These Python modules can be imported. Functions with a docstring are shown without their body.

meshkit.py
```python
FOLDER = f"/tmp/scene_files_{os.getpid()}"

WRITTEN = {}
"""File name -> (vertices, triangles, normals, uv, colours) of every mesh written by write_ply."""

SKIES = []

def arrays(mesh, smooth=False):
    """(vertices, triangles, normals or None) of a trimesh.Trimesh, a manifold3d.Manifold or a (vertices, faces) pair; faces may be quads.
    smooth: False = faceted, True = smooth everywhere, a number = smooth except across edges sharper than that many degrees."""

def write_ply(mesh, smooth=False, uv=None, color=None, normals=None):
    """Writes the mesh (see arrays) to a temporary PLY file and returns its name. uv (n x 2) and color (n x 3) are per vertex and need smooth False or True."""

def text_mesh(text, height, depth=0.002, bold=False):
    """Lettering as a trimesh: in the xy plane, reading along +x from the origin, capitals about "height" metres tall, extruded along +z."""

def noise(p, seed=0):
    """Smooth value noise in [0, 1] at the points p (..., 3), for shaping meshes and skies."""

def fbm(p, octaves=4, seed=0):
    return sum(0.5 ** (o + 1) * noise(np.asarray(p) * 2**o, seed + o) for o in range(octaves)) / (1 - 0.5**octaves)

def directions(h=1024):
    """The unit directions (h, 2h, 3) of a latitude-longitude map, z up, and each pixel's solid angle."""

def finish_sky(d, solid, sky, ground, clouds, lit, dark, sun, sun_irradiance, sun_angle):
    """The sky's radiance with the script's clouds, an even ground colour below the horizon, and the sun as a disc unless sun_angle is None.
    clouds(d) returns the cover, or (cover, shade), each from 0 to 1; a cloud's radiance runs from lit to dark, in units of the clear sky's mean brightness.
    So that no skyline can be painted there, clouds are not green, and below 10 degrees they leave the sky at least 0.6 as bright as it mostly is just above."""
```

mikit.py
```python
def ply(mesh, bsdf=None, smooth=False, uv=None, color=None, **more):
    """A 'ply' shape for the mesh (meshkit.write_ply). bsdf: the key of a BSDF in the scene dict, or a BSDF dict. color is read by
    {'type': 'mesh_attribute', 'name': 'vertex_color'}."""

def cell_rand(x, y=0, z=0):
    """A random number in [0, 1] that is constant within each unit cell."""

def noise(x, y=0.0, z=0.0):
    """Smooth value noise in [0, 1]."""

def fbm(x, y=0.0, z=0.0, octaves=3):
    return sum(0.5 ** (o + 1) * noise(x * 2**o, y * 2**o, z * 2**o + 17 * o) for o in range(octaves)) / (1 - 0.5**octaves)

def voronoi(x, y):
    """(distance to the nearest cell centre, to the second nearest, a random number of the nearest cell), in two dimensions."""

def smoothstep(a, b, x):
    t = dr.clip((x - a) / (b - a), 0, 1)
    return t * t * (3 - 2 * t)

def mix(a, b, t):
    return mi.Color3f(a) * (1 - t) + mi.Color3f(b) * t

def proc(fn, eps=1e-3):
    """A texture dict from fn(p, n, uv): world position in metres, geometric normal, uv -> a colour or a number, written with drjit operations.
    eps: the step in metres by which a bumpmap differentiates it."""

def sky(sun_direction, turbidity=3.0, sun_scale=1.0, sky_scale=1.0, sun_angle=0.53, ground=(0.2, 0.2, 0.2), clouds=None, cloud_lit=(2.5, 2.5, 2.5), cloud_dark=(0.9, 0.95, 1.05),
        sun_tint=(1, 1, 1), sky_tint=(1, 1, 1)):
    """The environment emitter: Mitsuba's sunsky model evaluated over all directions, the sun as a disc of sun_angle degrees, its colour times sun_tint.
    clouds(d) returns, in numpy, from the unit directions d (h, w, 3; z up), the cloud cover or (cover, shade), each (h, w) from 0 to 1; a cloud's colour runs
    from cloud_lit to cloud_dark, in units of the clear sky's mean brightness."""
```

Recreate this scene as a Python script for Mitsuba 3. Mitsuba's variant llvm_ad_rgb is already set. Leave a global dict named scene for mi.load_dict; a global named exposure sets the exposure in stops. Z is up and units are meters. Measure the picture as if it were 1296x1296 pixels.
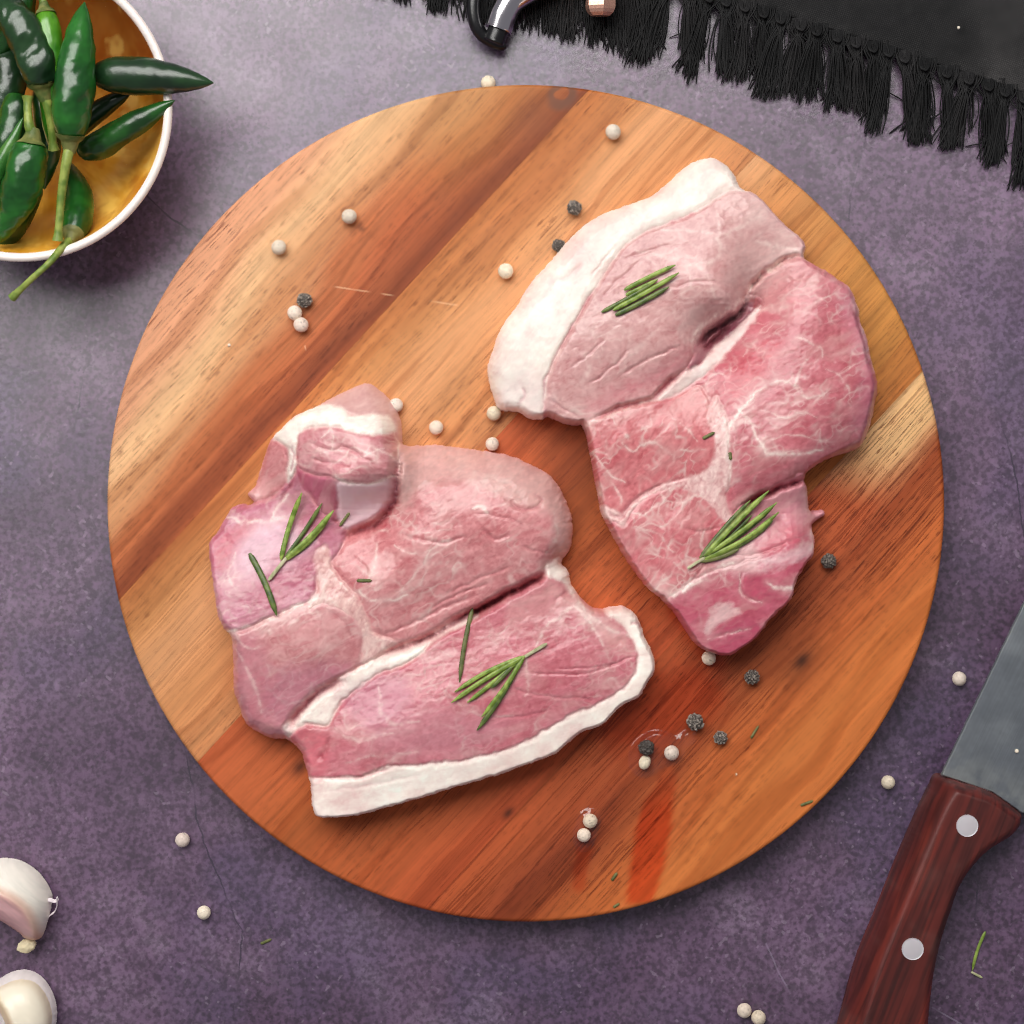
import math, random
import numpy as np, trimesh, manifold3d as m3
import drjit as dr, mitsuba as mi
import mikit, meshkit
from scipy.ndimage import distance_transform_edt as edt, gaussian_filter as gauss, map_coordinates
from scipy.interpolate import RBFInterpolator
from mikit import noise, fbm, smoothstep, mix, proc

T = mi.ScalarTransform4f
rng = np.random.default_rng(7)
random.seed(7)
scene, labels = {}, {}

# ------------------------------------------------------------------ camera, light, exposure
CAMZ, ZB = 0.75, 0.016                       # lens height above the table, board thickness
PXM = 0.28e-3                                # metres per photo pixel on the board's top
FOV = 2 * math.degrees(math.atan(648 * PXM / (CAMZ - ZB)))
scene['camera'] = {'type': 'perspective', 'fov': FOV, 'near_clip': 0.01, 'far_clip': 20.0,
                   'to_world': T().look_at(origin=[0, 0, CAMZ], target=[0, 0, 0], up=[0, 1, 0])}
exposure = 0.12
LIGHT_POS, LIGHT_AIM = [-0.24, 0.60, 1.00], [0.0, 0.0, 0.0]
LIGHT_HALF, LIGHT_RAD = (0.62, 0.36), 6.3
AMBIENT = 0.17
scene['softbox_lamp'] = {'type': 'rectangle', 'to_world': T().look_at(origin=LIGHT_POS, target=LIGHT_AIM, up=[0, 0, 1]) @ T().scale([LIGHT_HALF[0], LIGHT_HALF[1], 1]),
                         'bsdf': {'type': 'diffuse', 'reflectance': {'type': 'rgb', 'value': [.6, .6, .6]}},
                         'emitter': {'type': 'area', 'radiance': {'type': 'rgb', 'value': [LIGHT_RAD * 1.0, LIGHT_RAD * .985, LIGHT_RAD * .95]}}}
labels['softbox_lamp'] = {'label': 'large square soft light panel above the upper left of the table', 'category': 'lamp'}
scene['room_light'] = {'type': 'constant', 'radiance': {'type': 'rgb', 'value': [AMBIENT * .98, AMBIENT * .97, AMBIENT * 1.06]}}


# ------------------------------------------------------------------ helpers
def lin(r, g, b, k=1.0):
    c = np.array([r, g, b]) / 255.0
    return np.where(c < 0.04045, c / 12.92, ((c + 0.055) / 1.055) ** 2.4) * k


def L(r, g, b, k=1.0):
    return mi.Color3f(*[float(x) for x in lin(r, g, b, k)])


def scale_at(z):
    return (CAMZ - z) / (CAMZ - ZB) * PXM


def P(px, py, z=0.0):
    """World point at height z, read off the photograph at (px, py)."""
    s = scale_at(z)
    return np.array([(px - 648) * s, (648 - py) * s, z])


def PP(pts, z):
    return np.array([P(x, y, z)[:2] for x, y in pts])


def catmull(pts, n=8, closed=False):
    p = np.asarray(pts, float)
    if closed:
        q = np.vstack([p[-1], p, p[:2]])
    else:
        q = np.vstack([2 * p[0] - p[1], p, 2 * p[-1] - p[-2]])
    out, t = [], np.linspace(0, 1, n, endpoint=False)[:, None]
    for i in range(len(q) - 3):
        a, b, c, d = q[i:i + 4]
        out.append(0.5 * (2 * b + (c - a) * t + (2 * a - 5 * b + 4 * c - d) * t ** 2 + (3 * b - a - 3 * c + d) * t ** 3))
    out = np.vstack(out)
    return out if closed else np.vstack([out, p[-1:]])


def sweep(pts, radii, sides=10, flat=1.0, up=None, twist=0.0, caps=True):
    """Closed tube along pts; flat squeezes the section along its second axis."""
    p = np.asarray(pts, float)
    r = np.broadcast_to(np.asarray(radii, float), (len(p),))
    t = np.gradient(p, axis=0)
    t /= np.linalg.norm(t, axis=1, keepdims=True) + 1e-12
    ref = np.array([0, 0, 1.0]) if up is None else np.asarray(up, float)
    a0 = np.cross(t[0], ref)
    if np.linalg.norm(a0) < 1e-3:
        a0 = np.cross(t[0], [1, 0, 0])
    A = [a0 / np.linalg.norm(a0)]
    for i in range(1, len(p)):
        a = A[-1] - t[i] * (A[-1] @ t[i])
        A.append(a / (np.linalg.norm(a) + 1e-12))
    A = np.array(A)
    B = np.cross(t, A)
    ang = np.arange(sides) * 2 * np.pi / sides + twist
    v = p[:, None] + r[:, None, None] * (np.cos(ang)[None, :, None] * A[:, None] + flat * np.sin(ang)[None, :, None] * B[:, None])
    v = v.reshape(-1, 3)
    i, j = np.meshgrid(np.arange(len(p) - 1), np.arange(sides), indexing='ij')
    q = np.stack([i * sides + j, i * sides + (j + 1) % sides, (i + 1) * sides + (j + 1) % sides, (i + 1) * sides + j], -1).reshape(-1, 4)
    f = np.vstack([q[:, [0, 1, 2]], q[:, [0, 2, 3]]])
    if caps:
        n = len(v)
        v = np.vstack([v, p[:1], p[-1:]])
        k = np.arange(sides)
        f = np.vstack([f, np.stack([k * 0 + n, (k + 1) % sides, k], 1), np.stack([k * 0 + n + 1, k + (len(p) - 1) * sides, (k + 1) % sides + (len(p) - 1) * sides], 1)])
    return trimesh.Trimesh(v, f, process=False)


def lathe(prof, n=96, closed=False):
    prof = np.asarray(prof, float)
    ang = np.arange(n) * 2 * np.pi / n
    v = np.stack([prof[:, None, 0] * np.cos(ang), prof[:, None, 0] * np.sin(ang), np.broadcast_to(prof[:, None, 1], (len(prof), n))], -1).reshape(-1, 3)
    i, j = np.meshgrid(np.arange(len(prof) - 1), np.arange(n), indexing='ij')
    q = np.stack([i * n + j, i * n + (j + 1) % n, (i + 1) * n + (j + 1) % n, (i + 1) * n + j], -1).reshape(-1, 4)
    return trimesh.Trimesh(v, np.vstack([q[:, [0, 1, 2]], q[:, [0, 2, 3]]]), process=False)


used = {}


def numbered(name):
    n = used.get(name, 0)
    used[name] = n + 1
    return name if n == 0 else f'{name}_{n:03d}'


def thing(name, label, category, group=None):
    key = numbered(name)
    labels[key] = {'label': label, 'category': category}
    if group:
        labels[key]['group'] = group
    return key


def part(parent, name, shape, label=None, kind=None):
    key = numbered(parent + '__' + name)
    scene[key] = shape
    if label or kind:
        labels[key] = {}
        if label:
            labels[key]['label'] = label
        if kind:
            labels[key]['kind'] = kind
    return key


def single(name, shape, label, category, group=None):
    key = thing(name, label, category, group)
    scene[key] = shape
    return key


def struct(name, shape, label=None):
    key = numbered(name)
    scene[key] = shape
    labels[key] = {'kind': 'structure'}
    if label:
        labels[key]['label'] = label
    return key


def shape_of(v, f, bsdf, normals=None, color=None):
    path = meshkit.write_ply((v, f), False, None, color, normals)
    return {'type': 'ply', 'filename': path, 'face_normals': normals is None, 'bsdf': {'type': 'ref', 'id': bsdf}}


def mat(key, color, rough=0.5, spec=0.5, metallic=0.0, **more):
    c = color if isinstance(color, dict) else {'type': 'rgb', 'value': [float(x) for x in color]}
    d = {'type': 'principled', 'base_color': c, 'roughness': rough, 'metallic': metallic, **more}
    if metallic == 0.0:
        d['specular'] = spec
    scene[key] = {'type': 'twosided', 'bsdf': d}


# ---- raster tools: every irregular lump (meat, garlic, handle, cloth) is a height field over its outline
class Field:
    def __init__(self, lo, hi, res):
        self.lo, self.res = np.array(lo, float), res
        self.nx, self.ny = [int(math.ceil((hi[k] - lo[k]) / res)) + 1 for k in (0, 1)]
        self.X, self.Y = np.meshgrid(self.lo[0] + np.arange(self.nx) * res, self.lo[1] + np.arange(self.ny) * res)

    def fill(self, poly):
        p = np.asarray(poly, float)
        a, b = p, np.roll(p, -1, 0)
        m = np.zeros((self.ny, self.nx), np.int32)
        for r in range(self.ny):
            y = self.lo[1] + r * self.res + 1e-9
            hit = (a[:, 1] <= y) != (b[:, 1] <= y)
            if not hit.any():
                continue
            xs = np.sort(a[hit, 0] + (y - a[hit, 1]) / (b[hit, 1] - a[hit, 1]) * (b[hit, 0] - a[hit, 0]))
            k = np.clip(np.ceil((xs - self.lo[0]) / self.res), 0, self.nx).astype(int)
            for s, e in zip(k[::2], k[1::2]):
                m[r, s:e] = 1
        return m.astype(bool)

    def sd(self, poly, smooth=1.0):
        m = self.fill(poly)
        return gauss((edt(m) - edt(~m)) * self.res, smooth)

    def line(self, *polys, pad=None):
        """(distance to the nearest of the polylines, that point's place 0..1 along its line)"""
        m, tt, win = np.ones((self.ny, self.nx), bool), np.zeros((self.ny, self.nx)), None
        for p in polys:
            p = np.asarray(p, float)
            seg = np.r_[0, np.cumsum(np.linalg.norm(np.diff(p, axis=0), axis=1))]
            if pad:
                i0, i1 = [np.round((e - self.lo) / self.res).astype(int) for e in (p.min(0) - pad, p.max(0) + pad)]
                win = [max(0, i0[1]), max(0, i0[0]), i1[1] + 1, i1[0] + 1]
            s = np.arange(0, seg[-1], self.res * 0.4)
            q = np.stack([np.interp(s, seg, p[:, k]) for k in (0, 1)], 1)
            i = np.round((q - self.lo) / self.res).astype(int)
            ok = (i[:, 0] >= 0) & (i[:, 0] < self.nx) & (i[:, 1] >= 0) & (i[:, 1] < self.ny)
            m[i[ok, 1], i[ok, 0]] = False
            tt[i[ok, 1], i[ok, 0]] = s[ok] / max(seg[-1], 1e-9)
        if win:
            w = (slice(win[0], win[2]), slice(win[1], win[3]))
            D, T_ = np.full(m.shape, 1.0), np.zeros(m.shape)
            if m[w].size and not m[w].all():
                d, ind = edt(m[w], return_indices=True)
                D[w], T_[w] = d * self.res, tt[w][ind[0], ind[1]]
            return D, T_
        d, ind = edt(m, return_indices=True)
        return d * self.res, tt[ind[0], ind[1]]

    def pts(self, ang=0.0, sx=1.0, sy=1.0, seed=0.0):
        c, s = math.cos(ang), math.sin(ang)
        return np.stack([(self.X * c + self.Y * s) * sx, (-self.X * s + self.Y * c) * sy, np.full_like(self.X, seed)], -1)

    def sample(self, img, xy):
        q = (np.asarray(xy) - self.lo) / self.res
        if img.ndim == 3:
            return np.stack([map_coordinates(img[..., k], [q[:, 1], q[:, 0]], order=1, mode='nearest') for k in range(img.shape[2])], 1)
        return map_coordinates(img, [q[:, 1], q[:, 0]], order=1, mode='nearest')

    def tri(self, sd):
        """Triangles of the cells that touch sd > 0, as 2D vertices and faces, clipped at sd = 0."""
        on = sd > 0
        cell = on[:-1, :-1] | on[1:, :-1] | on[:-1, 1:] | on[1:, 1:]
        r, c = np.nonzero(cell)
        i = r * self.nx + c
        f = np.vstack([np.stack([i, i + 1, i + self.nx + 1], 1), np.stack([i, i + self.nx + 1, i + self.nx], 1)])
        u, inv = np.unique(f, return_inverse=True)
        v = np.stack([self.X.ravel()[u], self.Y.ravel()[u]], 1)
        return split(v, inv.reshape(f.shape), sd.ravel()[u])[0]

    def normals(self, h):
        gy, gx = np.gradient(h, self.res)
        n = np.stack([-gx, -gy, np.ones_like(h)], -1)
        return n / np.linalg.norm(n, axis=-1, keepdims=True)


def split(v, f, s):
    """Cuts the 2D triangles at s = 0: ((v, f) where s > 0, (v, f) where s < 0)."""
    out = []
    for sg in (1, -1):
        g = np.where(np.abs(s) < 1e-12, 1e-12, s) * sg
        pos = g[f] > 0
        cnt = pos.sum(1)
        keep, faces, extra, base = [f[cnt == 3]], [], [], len(v)
        at = base

        def cut(a, b):
            t = g[a] / (g[a] - g[b])
            return v[a] + t[:, None] * (v[b] - v[a])
        one = f[cnt == 1]
        if len(one):
            k = np.argmax(pos[cnt == 1], 1)
            a, b, c = [one[np.arange(len(one)), (k + o) % 3] for o in range(3)]
            n = len(one)
            extra += [cut(a, b), cut(a, c)]
            faces.append(np.stack([a, at + np.arange(n), at + n + np.arange(n)], 1))
            at += 2 * n
        two = f[cnt == 2]
        if len(two):
            k = np.argmin(pos[cnt == 2], 1)
            a, b, c = [two[np.arange(len(two)), (k + o) % 3] for o in range(3)]
            n = len(two)
            extra += [cut(b, a), cut(c, a)]
            p, q = at + np.arange(n), at + n + np.arange(n)
            faces += [np.stack([b, c, q], 1), np.stack([b, q, p], 1)]
            at += 2 * n
        vv = np.vstack([v] + extra) if extra else v
        ff = np.vstack(keep + faces)
        u, inv = np.unique(ff, return_inverse=True)
        out.append((vv[u], inv.reshape(ff.shape)))
    return out


def dome(d, R):
    t = np.clip(d / R, 0, 1)
    return np.sqrt(np.clip(1 - (1 - t) ** 2, 0, 1))


# ------------------------------------------------------------------ the table (setting)
CRACKS = [[(640, 62), (646, 84), (653, 104)], [(1097, 170), (1085, 215), (1076, 250), (1074, 280)],
          [(228, 925), (237, 965), (246, 1000), (247, 1030), (258, 1065), (275, 1105), (293, 1150), (306, 1180), (302, 1240)],
          [(1262, 520), (1275, 560), (1285, 600), (1291, 640), (1300, 700)], [(180, 240), (196, 258), (222, 280), (262, 305)],
          [(1238, 1115), (1236, 1140), (1233, 1165)], [(105, 480), (100, 515), (94, 545)]]
SCRATCH = [[(970, 1195), (985, 1230), (1003, 1262), (1015, 1300)], [(1180, 1275), (1210, 1292), (1230, 1305)]]


def seg_dist(x, y, lines):
    d = mi.Float(1.0)
    for ln in lines:
        q = PP(ln, 0)
        for (ax, ay), (bx, by) in zip(q[:-1], q[1:]):
            ex, ey = bx - ax, by - ay
            t = dr.clip(((x - ax) * ex + (y - ay) * ey) / (ex * ex + ey * ey), 0, 1)
            d = dr.minimum(d, dr.sqrt(dr.square(x - ax - t * ex) + dr.square(y - ay - t * ey)))
    return d


def rn(x, y, z=0.0):
    """Value noise without a visible lattice: two turned layers averaged and stretched back."""
    v = noise(x * .8 - y * .6, x * .6 + y * .8, z) + noise(x * .342 + y * .94 + 13.3, y * .342 - x * .94 + 7.7, z + 5.5)
    return dr.clip((v * .5 - .5) * 1.35 + .5, 0, 1)


def rfbm(x, y, z=0.0, octaves=3):
    return sum(0.5 ** (o + 1) * rn(x * 2**o + 3.1 * o, y * 2**o - 5.7 * o, z + 9.0 * o) for o in range(octaves)) / (1 - 0.5**octaves)


def table_color(p, n, uv):
    x, y = p.x, p.y
    big = rfbm(x * 9 + 3, y * 9 + 5, 0.0, 3)
    mid = rfbm(x * 60, y * 60, 2.0, 4)
    fine = rfbm(x * 800, y * 800, 5.0, 2)
    col = mix(L(71, 51, 73), L(100, 77, 101), smoothstep(0.30, 0.70, big * 0.5 + mid * 0.5))
    col = mix(col, L(108, 92, 110), 0.45 * smoothstep(0.56, 0.74, mid))
    col = mix(col, L(70, 58, 86), 0.4 * smoothstep(0.5, 0.7, rfbm(x * 22 + 50, y * 22, 7.0, 3)))
    col = col * (0.60 + 0.86 * smoothstep(.22, .78, fine))
    fleck = smoothstep(.74, .9, rn(x * 700 + 40, y * 700, 12.0)) * smoothstep(.4, .6, rfbm(x * 50, y * 50, 21.0, 2))
    col = mix(col, L(150, 132, 152), .38 * fleck)
    wx, wy = x + .002 * rn(x * 250, y * 250, 3.0), y + .002 * rn(x * 250 + 9, y * 250, 4.0)
    r = 1 - dr.abs(2 * rn(wx * 480, wy * 480, 1.0) - 1)
    hair = smoothstep(0.86, 0.98, r) * smoothstep(0.42, 0.62, rfbm(x * 35, y * 35, 9.0, 2))
    col = mix(col, L(148, 134, 150), 0.07 * hair)
    speck = smoothstep(0.78, 0.90, rn(x * 1100, y * 1100, 3.0))
    col = mix(col, L(50, 40, 56), 0.55 * speck * (.3 + .7 * smoothstep(0.4, 0.6, rfbm(x * 45, y * 45, 3.0, 2))))
    pit = smoothstep(0.88, 0.95, rn(x * 620, y * 620, 8.0))
    col = mix(col, L(50, 40, 56), 0.5 * pit)
    wob = 0.0009 * (rn(x * 400, y * 400, 6.0) - 0.5)
    d = seg_dist(x + wob, y + wob, CRACKS)
    col = mix(col, L(46, 36, 54), 0.92 * smoothstep(0.00042, 0.00014, d) * (.35 + .65 * smoothstep(0.25, 0.55, rn(x * 140, y * 140, 11.0))))
    d = seg_dist(x + wob, y - wob, SCRATCH)
    return mix(col, L(150, 136, 158), 0.4 * smoothstep(0.00045, 0.0001, d) * smoothstep(.2, .6, rn(x * 200, y * 200, 2.0)))


def table_rough(p, n, uv):
    return 0.32 + 0.12 * rfbm(p.x * 60, p.y * 60, 3.0, 2)


scene['table_paint'] = {'type': 'twosided', 'bsdf': {'type': 'bumpmap', 'scale': 1.0,
    'bump': proc(lambda p, n, uv: 0.00006 * rfbm(p.x * 900, p.y * 900, 1.0, 2), 0.0003),
    'bsdf': {'type': 'principled', 'base_color': proc(table_color), 'roughness': proc(table_rough), 'specular': 1.0}}}
tb = trimesh.Trimesh([[-1.2, -1.2, 0], [1.2, -1.2, 0], [1.2, 1.2, 0], [-1.2, 1.2, 0]], [[0, 1, 2], [0, 2, 3]])
struct('table', mikit.ply(tb, 'table_paint', uv=np.array([[0, 0], [1, 0], [1, 1], [0, 1]])), 'grey purple painted stone table top with fine cracks')

# ------------------------------------------------------------------ the round board, glued from four planks
BC, BR = P(665.5, 637, ZB), 530.5 * PXM
UX, UY = 0.677, 0.736                        # grain runs up to the right
JOINTS = [-296, -84, 256]


def ramp(c, stops):
    col = L(*stops[0][1])
    for (c0, _), (c1, k) in zip(stops[:-1], stops[1:]):
        col = mix(col, L(*k), smoothstep(c0, c1, c))
    return col


def blob(a, c, a0, c0, ra, rc):
    return dr.exp(-(dr.square((a - a0) / ra) + dr.square((c - c0) / rc)))


def capsule(a, b, x, y):
    ex, ey = b[0] - a[0], b[1] - a[1]
    t = dr.clip(((x - a[0]) * ex + (y - a[1]) * ey) / (ex * ex + ey * ey), 0, 1)
    return dr.sqrt(dr.square(x - a[0] - t * ex) + dr.square(y - a[1] - t * ey))


def blood_mask(p):
    x, y = (p.x - float(BC[0])) / PXM + 665.5, 637 - (p.y - float(BC[1])) / PXM
    w = 9 * (fbm(x / 22, y / 22, 4.0, 3) - 0.5)
    ca = UX * (x - 665.5) - UY * (y - 637)
    cc = UY * (x - 665.5) + UX * (y - 637)
    grain = 16 * (noise(ca / 45, cc / 3.0, 2.0) - .5)
    xm = 832 - .19 * (y - 1040) + 6 * (noise(y / 30, 3.0) - .5)
    half = 8 + 14 * smoothstep(960, 1050, y) - 5 * smoothstep(1080, 1140, y)
    streak = smoothstep(6.0, -6.0, dr.abs(x - xm) - half + .35 * grain + .4 * w) * smoothstep(930, 1050, y + grain) * smoothstep(1150, 1138, y)
    pool = smoothstep(70, 12, capsule((800, 915), (880, 880), x, y) + 3 * w)
    drip = 0.55 * smoothstep(15, 4, capsule((742, 1060), (733, 1120), x, y) + w)
    edge = 0.6 * smoothstep(26, 6, capsule((860, 770), (905, 838), x, y) + 2 * w)
    return dr.maximum(dr.maximum(streak, pool * 0.62), dr.maximum(drip, edge))


def wood_color(p, n, uv):
    X, Y = (p.x - float(BC[0])) / PXM, -(p.y - float(BC[1])) / PXM
    c, a = UY * X + UX * Y, UX * X - UY * Y
    k = dr.select(c < JOINTS[0], 0.0, dr.select(c < JOINTS[1], 1.0, dr.select(c < JOINTS[2], 2.0, 3.0)))
    w = c + 34 * (fbm(a / 210 + 7 * k, c / 90, 1.0 + k, 3) - 0.5) + 5 * (noise(a / 60, c / 16, k) - 0.5)
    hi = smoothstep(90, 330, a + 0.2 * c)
    w0 = w + 0.10 * a
    p0 = mix(ramp(w0, [(-540, (212, 148, 112)), (-490, (216, 154, 116)), (-446, (226, 178, 130)), (-412, (213, 153, 106)), (-375, (190, 110, 66)), (-335, (178, 94, 54))]),
             ramp(w, [(-470, (216, 168, 120)), (-405, (192, 134, 84)), (-360, (172, 106, 58)), (-320, (172, 98, 54))]), smoothstep(150, 300, a))
    p0 = mix(p0, L(128, 60, 32), 0.85 * dr.exp(-dr.square((w + 308) / 20)))
    p1 = ramp(w, [(-296, (188, 114, 62)), (-262, (202, 138, 84)), (-205, (211, 150, 102)), (-150, (204, 139, 89)), (-84, (198, 132, 85))])
    p1 = mix(p1, L(172, 92, 52), 0.6 * blob(a, w, 300, -262, 230, 24))
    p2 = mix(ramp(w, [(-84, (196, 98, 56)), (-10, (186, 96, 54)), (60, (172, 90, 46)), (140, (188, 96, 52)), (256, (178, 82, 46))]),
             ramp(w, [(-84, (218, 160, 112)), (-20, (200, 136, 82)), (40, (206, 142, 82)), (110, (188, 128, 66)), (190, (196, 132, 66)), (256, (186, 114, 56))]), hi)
    p3 = ramp(w, [(256, (176, 84, 46)), (320, (166, 80, 44)), (360, (162, 80, 42)), (410, (192, 102, 52)), (470, (205, 118, 60)), (540, (202, 114, 58))])
    p3 = mix(p3, L(226, 180, 126), smoothstep(290, 400, a + 0.6 * (330 - w)) * smoothstep(345, 300, w))
    p3 = mix(p3, L(120, 52, 32), 0.6 * blob(a, w, -330, 330, 130, 24))
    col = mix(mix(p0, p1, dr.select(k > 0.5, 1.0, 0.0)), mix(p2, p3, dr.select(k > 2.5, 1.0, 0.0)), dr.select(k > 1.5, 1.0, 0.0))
    col = mix(col, col * mi.Color3f(.5, .44, .4), .9 * blob(a, w, 95, 20, 130, 75) * dr.select(k > 1.5, 1.0, 0.0))  # dark heartwood, with shade below the pork overhang painted in
    # growth figure, streaks and open pores
    fig = fbm(a / 240 + 31 * k, w / 11, 3.0, 4)
    col = col * (0.80 + 0.40 * fig)
    deep = smoothstep(0.57, 0.73, fbm(a / 330 + 11 * k, w / 17, 8.0 + k, 3))
    col = mix(col, col * mi.Color3f(0.66, 0.52, 0.42), 0.55 * deep)
    where = 0.30 + 0.7 * smoothstep(0.40, 0.62, fbm(a / 260, c / 70, 5.0 + k, 3)) + dr.select(k > 2.5, 0.45 * smoothstep(460, 360, w), 0.0)
    pw = c + 8 * (fbm(a / 120 + 3 * k, c / 60, 2.0, 2) - .5)
    pore = smoothstep(0.70, 0.92, noise(a / 13, pw / .8, k)) + 0.8 * smoothstep(0.70, 0.92, noise(a / 30 + 5, pw / 1.05 + 3, 4.0 + k))
    lines = smoothstep(.60, .80, noise(a / 140, pw / 1.7, 14.0 + k)) * dr.select(k > 2.5, smoothstep(470, 380, w), .35)
    col = mix(col, col * mi.Color3f(.50, .36, .30), .66 * lines)
    col = mix(col, col * mi.Color3f(0.42, 0.30, 0.26), dr.clip(0.66 * pore * where, 0, 1))
    hair = noise(a / 70, c / 0.9, 6.0)
    col = col * (0.94 + 0.12 * hair)
    # knots
    ka, kc = a - 412, (c + 317) * 1.15
    kd = dr.sqrt(dr.square(ka) + dr.square(kc)) + 5 * (noise(a / 9, c / 9) - 0.5)
    col = mix(col, L(104, 70, 56), 0.8 * smoothstep(26, 15, kd) * smoothstep(7, 11, kd))
    col = mix(col, L(126, 74, 50), 0.5 * blob(a, c, 370, -322, 34, 24))
    for (a0, c0, ra, rc, s) in [(90, 392, 12, 7, .85), (85, 396, 42, 20, .45), (-304, 249, 9, 5, .8), (-439, 16, 13, 8, .75), (115, -388, 4, 4, .5)]:
        col = mix(col, L(58, 30, 22), s * blob(a, c, a0, c0, ra, rc))
    # knife scratches
    x, y = X + 665.5, 637 + Y
    d = dr.minimum(capsule((418, 362), (590, 388), x, y), capsule((386, 438), (390, 458), x, y))
    col = mix(col, L(236, 190, 150), 0.45 * smoothstep(1.6, 0.4, d) * smoothstep(0.3, 0.6, noise(x / 14, y / 14)))
    b = blood_mask(p)
    return mix(col, col * mi.Color3f(.86, 0.27, 0.24) + mi.Color3f(0.02, 0, 0), .78 * b)


def wood_rough(p, n, uv):
    return dr.lerp(0.48 + 0.1 * fbm(p.x * 200, p.y * 200, 0.0, 2), mi.Float(0.16), blood_mask(p))


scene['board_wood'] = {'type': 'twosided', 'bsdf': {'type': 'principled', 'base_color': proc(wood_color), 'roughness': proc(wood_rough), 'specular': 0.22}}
prof = [(0, 0.0005), (BR - 0.003, 0.0005)]
prof += [(BR - 0.0025 + 0.0025 * math.sin(t), 0.003 - 0.0025 * math.cos(t)) for t in np.linspace(0, math.pi / 2, 6)]
prof += [(BR - 0.0016 + 0.0016 * math.cos(t), ZB - 0.0016 + 0.0016 * math.sin(t)) for t in np.linspace(0, math.pi / 2, 7)]
prof += [(0, ZB)]
disc = m3.Manifold.revolve(m3.CrossSection([prof]), 220).translate([float(BC[0]), float(BC[1]), 0])
board = thing('cutting_board', 'round wooden cutting board of glued planks with orange and cream streaks under the raw pork', 'cutting board')
nrm = np.array([UY, -UX, 0.0])
base = nrm @ np.array([BC[0], BC[1], 0])
cuts = [-600] + JOINTS + [600]
names = ['pinkish plank with a cream streak and dark edge', 'pale tan plank', 'wide orange plank', 'red brown plank with open dark pores']
for i in range(4):
    g = 0.00004
    m = disc.trim_by_plane(list(nrm), float(base + cuts[i] * PXM + g)).trim_by_plane(list(-nrm), float(-(base + cuts[i + 1] * PXM - g)))
    part(board, 'plank', mikit.ply(m, 'board_wood', smooth=35), names[i])

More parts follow.
